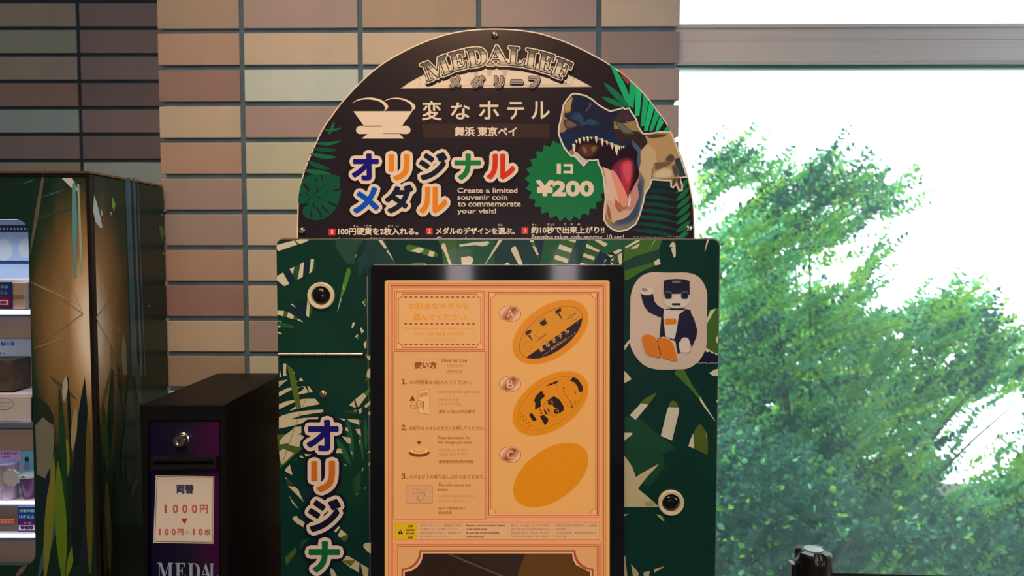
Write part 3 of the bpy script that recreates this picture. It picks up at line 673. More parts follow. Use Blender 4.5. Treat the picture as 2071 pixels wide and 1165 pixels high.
    # right column
    e = lambda *p: S(1250, 700, 9.414, p); f = lambda *p: S(1250, 800, 9.414, p); g = lambda *p: S(1250, 900, 9.414, p); h = lambda *p: S(1250, 1040, 9.32, p); r_ = lambda *p: S(1250, 520, 4.483, p)
    A.poly(r_((822, 480), (910, 460), (910, 890), (780, 830), (800, 620)), (60, 90, 24), 1)
    A.poly(r_((886, 468), (842, 478), (805, 560), (805, 605)), CR, 3); A.poly(r_((60, 800), (106, 742), (106, 775), (58, 845)), CR, 3)
    A.poly(r_((885, 740), (908, 705), (908, 785), (890, 770)), CR, 3)
    A.poly(e((1660, 20), (1740, 70), (1800, 110), (1905, 150), (1905, 180), (1850, 155), (1840, 130), (1790, 145), (1745, 100), (1690, 120), (1640, 60)), CR, 4)
    A.poly(e((1650, 75), (1690, 122), (1745, 104), (1790, 148), (1840, 135), (1905, 182), (1905, 310), (1720, 335), (1500, 320)), (14, 12, 36), 3)
    A.line(e((1500, 318), (1580, 328), (1650, 312), (1720, 340), (1780, 318), (1850, 330), (1903, 312)), 1.3, (150, 140, 124), 5)
    A.poly(e((118, 470), (180, 530), (258, 630), (130, 700), (118, 700)), CR, 3); A.poly(e((118, 0), (180, 0), (130, 75)), CR, 3)
    A.poly(e((1905, 432), (1905, 574), (1800, 562), (1738, 515), (1830, 450)), CR, 3); A.poly(e((1905, 1010), (1905, 1080), (1880, 1070), (1873, 1040)), CR, 3)
    A.poly(e((1110, 455), (1260, 455), (1400, 720), (1560, 960), (1560, 1040), (1380, 820), (1070, 520)), (62, 96, 28), 3); A.poly(e((1555, 955), (1668, 1135), (1620, 1135), (1560, 1040)), CR, 3)
    A.poly(f((1668, 195), (1850, 480), (1840, 480), (1615, 190)), CR, 3)
    A.poly(e((410, 1090), (520, 990), (735, 880), (720, 920), (575, 1120)), (80, 92, 26), 3); A.poly(f((435, 148), (575, 175), (335, 466), (222, 375)), CR, 4)
    A.poly(f((965, 222), (975, 150), (1045, 92), (1110, 130), (1158, 222)), (80, 92, 26), 3, 0); A.poly(f((955, 222), (1158, 228), (1158, 320), (1028, 858), (812, 770), (930, 300)), CR, 4)
    A.poly(f((1440, 700), (1500, 590), (1560, 545), (1610, 580), (1660, 680), (1710, 940), (1700, 1130), (1690, 1130), (1445, 1010)), (78, 86, 20), 3); A.poly(f((1430, 715), (1450, 930), (1445, 1008), (1340, 965), (1380, 830)), CR, 4)
    A.poly(g((1450, 50), (1712, 50), (1700, 190), (1650, 170), (1450, 65)), (78, 86, 20), 3); A.poly(f((1660, 660), (1695, 780), (1706, 930), (1690, 860)), (150, 160, 90), 4)
    A.poly(f((118, 708), (260, 708), (280, 730), (120, 860)), CR, 3)
    A.poly(g((118, 205), (200, 310), (270, 420), (335, 600), (350, 608), (430, 550), (780, 355), (740, 410), (560, 600), (378, 830), (560, 980), (770, 1165), (760, 1180), (118, 1180)), (190, 160, 108), 3)
    A.poly(g((620, 1060), (700, 1140), (640, 1165), (540, 1165), (500, 1100)), (150, 140, 80), 4)
    A.poly(h((110, 0), (200, 0), (118, 38)), (190, 160, 108), 4); A.poly(h((715, 0), (800, 30), (880, 120), (850, 130)), (190, 160, 108), 4); A.poly(h((775, 0), (830, 20), (880, 110), (860, 115)), (96, 100, 36), 5); A.poly(h((870, 130), (940, 215), (925, 210)), (30, 66, 44), 4)
    for p in (((110, 770), (140, 800), (150, 960), (180, 1200), (110, 1200)), ((245, 935), (300, 1000), (385, 1105), (385, 1200), (285, 1200)), ((480, 1098), (598, 1068), (580, 1200), (485, 1200)), ((685, 1035), (875, 978), (800, 1040), (680, 1102))):
        A.poly(h(*p), (178, 150, 96), 4)
    A.poly(f((130, 400), (400, 420), (700, 700), (1100, 1000), (800, 1130), (120, 1130)), (14, 62, 34), 1)
    A.poly(g((130, 0), (800, 0), (900, 400), (600, 800), (400, 700), (118, 200)), (14, 60, 34), 2)
    A.build('leaf_print', fasc)
panel_print()
# ---- robot sticker (a plain generic robot) --------------------------------
def sticker():
    yy = YM-.0008
    st = prism('robot_sticker', pts3(cat_rom(S(1250, 520, 4.483, [(290, 140), (460, 141), (640, 143), (740, 190), (800, 300), (806, 420), (802, 620), (798, 800), (740, 930), (640, 1005), (520, 1018), (330, 1015), (210, 960), (120, 830), (107, 700), (110, 500), (118, 330), (180, 200)]), 5), YM), yy-.0004, YM-.0001, mat('sticker_vinyl', ph(206, 166, 134), .5, bump=.0, noise=.06, nscale=12), mc)
    st['label'] = 'rounded vinyl sticker printed with a waving robot'
    A = Art(onY(yy-.0004)); q = lambda *p: S(1250, 520, 4.483, p)
    W_, N_, O_, G_ = (214, 180, 150), (24, 18, 40), (214, 108, 20), (150, 118, 92)
    A.poly(q((205, 330), (235, 345), (285, 345), (316, 330), (330, 400), (360, 440), (415, 470), (412, 545), (385, 548), (280, 500), (240, 450), (222, 400)), N_, 2)
    A.poly(q((206, 325), (210, 280), (240, 268), (290, 275), (318, 300), (312, 335), (262, 346)), W_, 1, 3); A.poly(q((212, 290), (240, 278), (270, 300), (240, 312)), G_, 2, 3)
    A.poly(q((392, 540), (430, 470), (600, 466), (658, 480), (662, 510), (690, 560), (718, 660), (712, 720), (668, 822), (655, 780), (600, 730), (560, 760), (560, 870), (540, 876), (520, 760), (376, 722), (385, 620)), N_, 2)
    A.poly(q((415, 480), (560, 470), (612, 474), (552, 520), (535, 640), (515, 735), (500, 744), (430, 720), (418, 620), (410, 540)), W_, 3)
    A.poly(rrect(1250+421/4.483, 520+557/4.483, 1250+528/4.483, 520+610/4.483, 4), O_, 4)
    # head: plain rounded box, dark visor band and two square lamps
    A.poly(q((412, 340), (405, 400), (440, 445), (520, 468), (620, 445), (652, 405), (648, 330)), W_, 3)
    A.poly(q((414, 215), (450, 202), (530, 197), (600, 202), (648, 215), (650, 345), (600, 332), (460, 332), (412, 345)), N_, 4)
    A.poly(rrect(1250+490/4.483, 520+214/4.483, 1250+570/4.483, 520+236/4.483, 2), (120, 100, 84), 5)
    for cx in (455, 604):
        A.poly(rrect(1250+(cx-34)/4.483, 520+312/4.483, 1250+(cx+34)/4.483, 520+380/4.483, 5), (96, 104, 92), 5); A.poly(rrect(1250+(cx-28)/4.483, 520+318/4.483, 1250+(cx+28)/4.483, 520+374/4.483, 4), (14, 18, 26), 6)
    A.rect(1250+490/4.483, 520+418/4.483, 1250+566/4.483, 520+436/4.483, N_, 5)
    A.rect(1250+470/4.483, 520+464/4.483, 1250+600/4.483, 520+480/4.483, N_, 4)
    A.poly(q((216, 745), (235, 708), (280, 702), (330, 725), (352, 760), (370, 830), (385, 905), (375, 912), (275, 888), (245, 850)), O_, 5, 2)
    A.poly(q((352, 760), (362, 735), (400, 726), (385, 905)), (96, 50, 20), 4)
    A.poly(q((360, 750), (400, 722), (450, 728), (510, 770), (540, 900), (530, 950), (400, 890)), W_, 4); A.poly(q((358, 765), (370, 742), (410, 732), (470, 752), (505, 800), (536, 920), (528, 944), (405, 912), (385, 850)), O_, 5, 2)
    A.poly(q((552, 770), (580, 775), (570, 750), (590, 730), (630, 732), (650, 770), (656, 830), (640, 862), (590, 866), (560, 850)), W_, 5, 2)
    A.build('printed_robot', st)
sticker()
# ---- bezel and backlit display --------------------------------------------
YB = YM-.006
bz = prism('bezel', pts3(rrect(750, 537.5, 1262, 2600, 9), YB)[:], YB, YM-.0005, mat('gloss_black_glass', (.006, .007, .014), .06, spec=.55, noise=0), mc)
be = P(756, 536.4, YB), P(1257, 536.4, YB); box('glass_edge', be[0].x, be[1].x, YB+.0003, YM-.0004, be[0].z, be[0].z+.0009, trim, bz)
YD = YB-.0012
dm = mat('backlit_panel', tuple(v*.35 for v in L3(226, 164, 94)), .3, em=L3(226, 164, 94), es=.66)
disp = prism('display', pts3(rrect(778, 567, 1233, 2500, 5), YD), YD, YB-.0002, dm, mc)
disp['label'] = 'glowing orange display with printed instructions'
def display_art():
    A = Art(onY(YD, .00006), 'lit'); BR, DB, OR, PK = (170, 84, 34), (140, 58, 14), (224, 146, 48), (240, 156, 104)
    z = 1500
    # nested border bands
    A.rect(785, 573.5, 1225, z, PK, 1)
    A.rect(794.5, 582, 1216.5, z, (238, 170, 104), 2)
    A.rect(797.5, 587, 1212, z, PK, 3)
    for x0, y0, x1, wd, c in ((785, 573.5, 1225.3, .9, BR), (789.8, 577.3, 1221.3, 1.7, DB), (794.2, 582, 1216.6, .8, BR)): A.frame(x0, y0, x1, z, wd, c, 4)
    # left column
    A.rect(797.5, 588, 981.5, 1050, (228, 162, 100), 5); A.frame(795.6, 711, 983, 1050.5, .9, BR, 6)
    A.rect(797.5, 587, 980, 711, PK, 6); A.frame(798, 587.5, 979.6, 710.5, 1, BR, 7); A.frame(801.2, 590.2, 976.8, 707.8, 1, DB, 7); A.rect(802.4, 591.4, 975.6, 706.6, (234, 170, 98), 7)
    A.poly(notched(805.5, 594.5, 972.5, 703, 8.5), (230, 168, 102), 9); A.line(notched(805.5, 594.5, 972.5, 703, 8.5), 1.7, (176, 92, 50), 10, True)
    for y in (600.9, 655, 696.6):
        for i in range(14):
            A.poly(ell(820.3+i*10.56, y, 3.1, 1.6, 0, 10), (168, 68, 12) if i < 13 or y > 610 else (190, 110, 70), 11)
            if i < 13: A.poly(ell(825.6+i*10.56, y, .5, .5, 0, 6), BR, 11)
    A.text('お好きなメダルを', (827, 612, 948.5, 625.5), (230, 148, 50), 11, bold=.55, round_=False)
    A.text('選んでください', (835, 634.5, 942, 648.5), (230, 148, 50), 11, bold=.55, round_=False)
    A.text('Choose the souvenir coin design you want!', (816, 661.4, 962, 667.5), (226, 146, 60), 11, bold=.2, round_=False)
    A.text('원하는 기념 메달을 선택하세요', (838, 671.5, 939.5, 678.8), (226, 146, 60), 11, bold=.2, round_=False)
    A.text('请选择喜欢的图案', (853, 684.3, 918.5, 690.2), (226, 150, 72), 11)
    def brown(t, q, k=0, b=0): A.text(t, q, ((150, 74, 24), (196, 124, 72), (172, 94, 44))[k], 11, bold=b, round_=False)
    brown('使い方', (837.5, 731.5, 883, 746), 0, .75); brown('つか', (842, 724.8, 849, 727.8), 1); brown('かた', (872, 724.8, 881, 727.8), 1)
    brown('How to Use', (893.5, 724.6, 944.4, 732.4), 0, .15); brown('사용방법', (903, 736.6, 935.4, 743.6), 1); brown('使用方法', (904.5, 748.2, 933.8, 754.6), 2)
    for n_, y, t, x1 in ((0, 765.8, '100円硬貨を2枚入れてください。', 954.5), (1, 859.2, 'お好きなメダルのボタンを押してください。', 980.5), (2, 957, 'メダルが下の取り出し口から出てきます。', 980.5)):
        A.text(('𝟏.', '𝟐.', '𝟑.')[n_], (811.8, y, 823.2, y+11.4), (140, 62, 14), 11, bold=.2, round_=False)
        brown(t, (829 if n_ == 0 else 828, y+2.6, x1, y+11.6), 2, .12)
    for t, x, y in (('えん', 846, 763.6), ('こう', 856, 763.6), ('か', 866, 763.6), ('まい', 888, 763.6), ('い', 899, 763.6), ('す', 840.5, 857.8), ('お', 929, 857.4), ('した', 863, 955.4), ('と', 882, 955.4), ('だ', 898, 955.4), ('ぐち', 913, 955.4), ('で', 940, 955.4)):
        brown(t, (x, y, x+2.6*len(t), y+3), 1)
    A.text('Insert two 100 yen coins', (886, 789.5, 969.4, 796.6), (176, 104, 54), 11); brown('100엔 동전을', (887.5, 805, 928.5, 811.4), 1); brown('2개 넣어주세요', (887, 814, 933, 820.4), 1); brown('请投入2张100日元硬币', (887, 829, 960.5, 836), 2, .15)
    A.poly([(845.5, 791), (868.6, 785.8), (870, 787.5), (869.4, 838.5), (867, 839.2), (845.6, 834)], (236, 178, 116), 11); A.line([(845.5, 791), (868.6, 785.8), (869.4, 839), (845.6, 834)], 1.2, (200, 128, 66), 12, True)
    A.poly([(848.5, 795.5), (866, 792), (866, 801), (848.5, 804)], (206, 140, 84), 12)
    A.poly([(827.8, 810.8), (840, 810.6), (834.4, 799.8)], DB, 12)
    for cx, cy, l in ((837.2, 820, 12), (849, 817.4, 14)):
        A.poly(ell(cx, cy, 7.4, 7.4), (170, 96, 44), l); A.poly(ell(cx, cy, 6.4, 6.4), (236, 178, 116), l+1); A.text('100', (cx-5, cy-3.6, cx+5, cy+3.8), (160, 84, 34), l+2)
    A.line([(856.6, 811.5), (856.6, 828.4)], 1.1, (130, 60, 20), 15)
    # 2
    A.poly([(842.2, 891.8), (847.6, 893), (853, 891.6), (847.6, 900.6)], DB, 12)
    A.poly(cat_rom([(829.6, 913.5), (828.2, 919), (836, 923), (847.6, 924.2), (860, 922.8), (867.2, 918.8), (865.8, 913)], 3), (150, 60, 14), 12)
    A.poly(ell(847.6, 912, 18.3, 6.2), (240, 184, 122), 13); A.poly(ell(847.4, 911, 12.4, 4), (204, 140, 76), 14); A.poly(ell(847.4, 911, 10, 2.7), (232, 172, 108), 15)
    brown('Press the button for', (886, 882.2, 952, 888.2), 2, .2); brown('the design you want', (886, 891.6, 955.8, 899), 2, .2)
    brown('마음에드는 메달의', (886.5, 907, 945, 913.4), 1); brown('버튼을 눌러주세요', (886.5, 915.6, 944.5, 922), 1); brown('请按喜欢的奖牌的按钮', (887, 930.4, 957.6, 937), 2, .15)
    # 3
    A.poly(rrect(820.6, 981.2, 875.4, 1018, 4), (196, 122, 70), 11); A.poly(rrect(821.6, 982.2, 874.4, 1017, 3.4), (220, 154, 98), 12); A.poly(rrect(824, 984.5, 872.6, 1014.6, 2), (216, 156, 106), 13)
    A.line([(836, 989), (845.5, 989), (845.5, 998), (837, 998)], 1.1, (196, 134, 86), 14, True); A.line([(850.5, 987), (850.5, 996)], 1, (196, 134, 86), 14); A.line([(860.5, 987), (860.5, 993)], 1, (196, 134, 86), 14)
    A.poly(ell(852, 1004.4, 9.6, 6.2, -52), (160, 90, 40), 14); A.poly(ell(852, 1004.4, 8.6, 5.3, -52), (220, 156, 100), 15)
    brown('The coin comes out', (886, 977.6, 952.2, 983.6), 0, .1); brown('below', (886, 987.4, 906.4, 993), 0, .1); brown('아래쪽의 배출구로부터', (886.5, 1001.2, 959.5, 1007), 1); brown('메달이 나옵니다', (886.5, 1010, 938, 1016), 1)
    brown('请从下面的取出口', (886.5, 1025.4, 941, 1031), 2, .15); brown('拿出奖牌', (886.5, 1034, 913.6, 1040), 2, .15)
    # right column
    A.rect(983, 587, 1212, 1047, PK, 6); A.frame(984, 588, 1211.6, 1046.5, 1.1, BR, 7); A.frame(987.6, 591, 1208.4, 1042.6, 1.5, DB, 7); A.rect(989.1, 592.6, 1206.9, 1041, (236, 168, 106), 7)
    A.poly(notched(992.6, 594.2, 1204.6, 1037.4, 9), (232, 166, 92), 9); A.line(notched(992.6, 594.2, 1204.6, 1037.4, 9), 1.1, (176, 92, 50), 10, True); A.line(notched(996.4, 598.6, 1200.4, 1033.4, 9), .7, (222, 150, 84), 10, True)
    for t, y in (('A', 634.4), ('B', 776.6), ('C', 919.6)):
        A.poly(ell(1031.6, y, 22.4, 16.6), (140, 70, 34), 11); A.poly(ell(1031.6, y, 21.4, 15.7), (238, 178, 134), 12)
        for k_ in range(9):
            g = (176-abs(k_-4)*0, 0, 0); tt = (k_-4)/4; f_ = 1-abs(tt); col_ = tuple(int(p_+(q_-p_)*f_) for p_, q_ in zip((236, 176, 132), (150, 72, 38)))
            nn = (math.cos(math.radians(40)), math.sin(math.radians(40))); d0 = 1031.6*nn[0]+y*nn[1]; e_ = ell(1031.6, y, 20.2, 14.4)
            A.poly(clip(clip(e_, nn[0], nn[1], d0+(k_-4.5)*3.6 if k_ else -1e6), -nn[0], -nn[1], -(d0+(k_-3.5)*3.6) if k_ < 8 else -1e6), col_, 13)
        A.text(t, (1025.6 if t != 'C' else 1026, y-7.4, 1039 if t == 'A' else 1038, y+7.8), (240, 188, 150), 16)
    def coin(cx, cy, a=85.8, b=51.8, rot=-35, l=11, soft=True):
        if soft:
            A.poly(ell(cx, cy, a+2, b+2, rot, 48), (230, 158, 74), l)
        A.poly(ell(cx, cy, a, b, rot, 48), (222, 134, 16), l+1)
    coin(1113.2, 671.6); coin(1113.2, 815.8); coin(1114, 960.6, 86.5, 51, -36, soft=False)
    e1 = ell(1114, 672.4, 73, 38, -36, 56); A.poly(ell(1114, 672.4, 74, 39, -36, 56), (140, 66, 8), 13); A.poly(e1, (216, 138, 24), 14)
    nx, ny = 80.5, 113.; d = 1065*nx+722.5*ny; k = math.hypot(nx, ny); A.poly(clip(e1, nx/k, ny/k, d/k), (34, 20, 26), 15)
    U = (math.cos(math.radians(-35.2)), math.sin(math.radians(-35.2)))
    def along(t, x, y, wd, h, col, l=17, b=0):      # text box starting at bottom-left x,y running along the slope
        bl = (x, y); br = (x+U[0]*wd, y+U[1]*wd); up = (U[1]*h, -U[0]*h)
        A.text(t, [(bl[0]+up[0], bl[1]+up[1]), (br[0]+up[0], br[1]+up[1]), br, bl], col, l, bold=b, round_=False)
    for i, ch in enumerate('変なホテル'): along(ch, 1094+i*15.6*U[0], 713+i*15.6*U[1], 9.5, 9.5, (222, 160, 70), b=.3)
    along('舞浜 東京ベイ', 1115.5, 708.5, 38, 5.2, (214, 150, 62)); along('© H.I.S. Hotel Holdings CO., LTD', 1098.5, 721.8, 82, 3.8, (206, 142, 56))
    def bowl(cx, cy, s_, rot, l, col):
        c_, s2 = math.cos(rot), math.sin(rot)
        T = lambda pts: [(cx+(x*c_-y*s2)*s_, cy+(x*s2+y*c_)*s_) for x, y in pts]
        A.poly(T([(-9, -5), (9, -5), (5.6, 1), (8, 1), (8, 3.6), (4, 3.6), (6, 6), (-6, 6), (-4, 3.6), (-8, 3.6), (-8, 1), (-5.6, 1)]), col, l)
        A.line(T([(-9, -8), (-4, -9.5), (-1, -8), (-1, -6)]), .6, col, l); A.line(T([(0, -8.5), (4, -9.5), (8, -8), (8, -6)]), .6, col, l)
    bowl(1099, 652.8, .92, math.radians(-34), 16, (44, 24, 14))
    for cx, cy in ((1068.5, 674), (1129, 631)):      # little generic robots with a dinosaur sketch beside them
        A.poly(S(cx, cy, 1, [(-6.5, -1), (-3, -4.5), (4, -8), (6.5, -5.5), (5.6, -1.5), (-3.8, 5)]), (52, 28, 16), 16); A.poly(S(cx, cy, 1, [(-2, 6), (3, 2.5), (9, 16), (7.5, 15.5), (2, 8)]), (52, 28, 16), 16)
        A.line(S(cx, cy, 1, [(12, 4), (20, 8), (28, 6), (36, -2)]), .8, (176, 100, 20), 16); A.line(S(cx, cy, 1, [(18, 15), (28, 8), (36, 2)]), 1.8, (140, 76, 20), 16); A.line(S(cx, cy, 1, [(26, 22), (32, 14), (38, 16), (40, 24)]), .8, (176, 100, 20), 16)
    A.line(open_rom([(1140, 630), (1152, 634), (1160, 648), (1168, 642), (1172, 632)], 4), .8, (176, 100, 20), 16); A.line(open_rom([(1058, 700), (1066, 690), (1074, 700), (1070, 712)], 4), .8, (176, 100, 20), 16)
    # medal B: a plain robot head and a dinosaur outline
    A.line(ell(1113.2, 815.8, 74, 42, -35, 48), .8, (180, 104, 12), 13, True)
    D_ = (40, 22, 14)
    q = lambda *p: S(1020, 740, 7.768, p)
    A.poly(q((640, 560), (770, 475), (880, 540), (935, 690), (780, 800), (680, 760), (620, 670)), (214, 130, 18), 14); A.line(q((640, 560), (610, 640), (680, 760), (780, 802), (930, 700)), .8, (150, 70, 10), 15)
    A.poly(q((655, 555), (780, 475), (870, 530), (935, 640), (930, 700), (860, 745), (845, 690), (770, 640), (740, 555)), D_, 15)
    for cx, cy in ((722, 575), (815, 715)):
        A.poly(ell(1020+cx/7.768, 740+cy/7.768, 5.6, 5.6, 0, 18), (190, 120, 40), 16); A.poly(ell(1020+cx/7.768, 740+cy/7.768, 4.8, 4.8, 0, 18), D_, 17); A.poly(ell(1020+(cx+15)/7.768, 740+(cy-8)/7.768, 1.4, 1.4, 0, 10), (214, 150, 70), 18)
    A.poly(q((670, 660), (700, 680), (720, 735), (690, 720)), D_, 16); A.poly(q((615, 690), (640, 690), (675, 760), (650, 765)), D_, 15)
    A.poly(q((585, 385), (640, 475), (570, 540), (575, 640), (480, 690), (485, 580), (465, 550), (490, 480)), D_, 14); A.poly(q((555, 790), (620, 770), (690, 830), (690, 870), (640, 940), (600, 870)), D_, 14)
    A.poly(q((545, 665), (575, 690), (580, 715), (605, 750), (570, 755), (570, 715)), D_, 14)
    A.poly(q((385, 770), (430, 735), (510, 845), (470, 875), (440, 855)), D_, 14)
    A.poly(q((665, 325), (690, 290), (855, 222), (825, 270), (790, 290), (770, 280), (740, 310), (720, 300)), D_, 14)
    A.poly(q((1080, 170), (1150, 205), (1225, 310), (1238, 400), (1175, 412), (1150, 320), (1100, 260), (1032, 235)), D_, 14)
    A.line(open_rom(q((820, 330), (870, 230), (960, 205), (1080, 270), (1150, 350)), 4), .7, (176, 104, 14), 14); A.line(q((820, 330), (830, 400), (920, 520), (990, 640), (1070, 660), (1170, 530)), .7, (176, 104, 14), 14)
    for i in range(7):
        p0 = q((915+i*24, 390+i*36))[0]; A.poly([(p0[0], p0[1]), (p0[0]+4, p0[1]+1.5), (p0[0]+2, p0[1]+6)], (176, 96, 20), 15)
    A.poly(q((940, 318), (945, 365), (915, 355)), (90, 26, 10), 15); A.poly(q((1115, 390), (1130, 435), (1110, 435)), (90, 26, 10), 15); A.poly(q((1125, 540), (1115, 585), (1095, 585)), (90, 26, 10), 15); A.poly(q((1040, 600), (1072, 640), (1068, 662), (1045, 640)), (90, 26, 10), 15)
    for i in range(9): p0 = q((255+(i % 5)*45, 745+(i % 5)*48+(i//5)*60))[0]; A.poly(ell(p0[0], p0[1], 1.8, 1.8, 0, 8), (176, 96, 14), 14)
    # caution strip
    A.poly(rrect(797, 1056, 1213.5, 1092.5, 2), (196, 136, 76), 7); A.poly(rrect(798.5, 1057.5, 1212, 1091, 2), (226, 168, 118), 8); A.rect(798, 1056.8, 844.5, 1092, (218, 172, 30), 9)
    for x in (938, 1027.5, 1117.5): A.rect(x, 1059, x+.6, 1089, (206, 146, 96), 9)
    A.poly([(804.2, 1080.4), (815.4, 1080.4), (809.8, 1070.6)], (44, 24, 12), 10); A.rect(809.3, 1073.6, 810.5, 1078, (200, 170, 110), 11)
    Z = (84, 44, 20)
    A.text('注意', (824.2, 1061.4, 834.4, 1066.6), Z, 10, bold=.2); A.text('CAUTION', (820.2, 1070.2, 838.8, 1074), Z, 10, bold=.35, round_=False); A.text('주의사항', (821, 1076.8, 837.8, 1081.4), Z, 10, bold=.2, round_=False); A.text('注意', (824.2, 1084.6, 834.6, 1089.2), Z, 10, bold=.3, round_=False)
    col4 = (('取り出されたメダルは、3歳未満のお子様の', '手の届かないところに保管してください。', '誤飲の危険がありますので、3歳未満のお子', '様には絶対与えないでください。'), ('Keep the coin out of reach of children', 'under 3years of age.', 'Be sure they do not accidentally', 'swallow the coin.'),
            ('출구에 나온 메달은 3세 이하의 어린이', '손에 닿지 않는 곳에 보관하여 주십시오', '잘못해서 삼킬 수 있습니다. 3세 이하', '의 어린이에게는 절대로 주지 마십시오'), ('请将付出的硬币放置在3岁以下儿童接触', '不到的地方。', '为了防止误食，请不要将硬币给3岁', '以下的儿童。'))
    ext = ((850, (933.5, 926.5, 933, 911)), (943.5, (1022, 986, 1010, 979.5)), (1033.5, (1111.5, 1113, 1109, 1111)), (1123, (1207, 1146, 1206.5, 1146)))
    for cc, (x0, xs) in zip(col4, ext):
        for i, (t, x1) in enumerate(zip(cc, xs)): y = (1060.6, 1068, 1075.6, 1082.8)[i]; A.text(t, (x0, y-.4 if x0 != 943.5 else y, x1, y+4.8), (132, 82, 44) if x0 != 943.5 else (104, 56, 28), 10, bold=.15 if x0 == 943.5 else 0, round_=False)
    # lower frame
    A.rect(796, 1096, 1216, z, PK, 7); A.frame(796.6, 1098, 1215.4, z, .9, BR, 8); A.frame(800.4, 1101, 1211.6, z, 1, DB, 8); A.frame(803.6, 1104, 1208.6, z, 1.3, BR, 8); A.rect(804.9, 1105.4, 1207.3, z, (224, 158, 98), 8)
    def arch(x0, y0, x1, r, ox):
        pts = []
        for i in range(13): a = math.radians(90*i/12); pts.append((x0-ox+r*math.sin(a)-0, y0+r*math.cos(a)) if 0 else (x0+r*math.sin(math.radians(90*i/12))*1.0, y0))
        return pts
    def cut(x0, y0, x1, y1, rx, ry):
        L_ = [(x0+rx*math.cos(math.radians(90*i/12)), y0+ry*math.sin(math.radians(90*i/12))) for i in range(13)]
        R_ = [(x1-rx*math.cos(math.radians(90*i/12)), y0+ry*math.sin(math.radians(90*i/12))) for i in range(13)]
        return L_[::-1]+R_+[(x1, y1), (x0, y1)]
    A.poly(cut(812, 1112.5, 1200.4, z, 36.5, 37.5), (164, 78, 56), 9); A.poly(cut(815.6, 1116, 1196.6, z, 36.5, 37.5), (228, 168, 118), 10); A.poly(cut(818.8, 1119.4, 1193.6, z, 36.5, 37.5), (44, 28, 22), 11)
    A.poly([(1062, 1119.6), (1156, 1119.6), (1160, 1140), (1193, 1157), (1193, 1400), (1020, 1400), (1046, 1165)], (96, 58, 22), 12)
    A.poly([(940, 1119.6), (1062, 1119.6), (1040, 1180), (990, 1150)], (50, 36, 26), 12)
    A.line([(908, 1120.5), (1010, 1163), (1090, 1196)], 3.6, (92, 66, 50), 13)
    A.build('display_print', disp)
display_art()
# ---- round-topped sign -------------------------------------------------------
YS = YM+.022
OUT = [(599.5, 500), (600, 482), (601, 440), (602.5, 406), (610, 361), (619.5, 332), (631, 305), (651, 262), (670, 234), (691, 206), (728, 166), (766, 133), (805, 109), (848, 88), (894, 71), (935, 62), (970, 58.5), (1001, 57.5), (1040, 59), (1072, 63), (1101, 69), (1154, 88), (1203, 112), (1233, 129.5), (1264, 152), (1300, 185), (1326, 218), (1349, 249), (1366, 288), (1380, 320), (1391.5, 355), (1400, 395), (1404, 425), (1405.5, 482), (1406, 500)]
def smooth_out(k):
    cx, cy = 1002, 400; o = open_rom(OUT[1:-1], 3); o = [OUT[0]]+o+[OUT[-1]]; res = []
    for x, y in o:
        d = math.hypot(x-cx, y-cy); f = (d-k)/d; res.append((cx+(x-cx)*f, cy+(y-cy)*f if y < 470 else y))
    return [(x, y) for x, y in res]+[(res[-1][0], 540), (res[0][0], 540)]
sg = prism('sign_board', pts3(smooth_out(0), YS), YS, YS+.005, mat('white_acrylic_edge', (.82, .80, .76), .25), mc)
face = prism('sign_face', pts3(smooth_out(2.6), YS-.0005), YS-.0008, YS-.0001, mat('sign_black', ph(36, 25, 28), .25, spec=.3), sg)
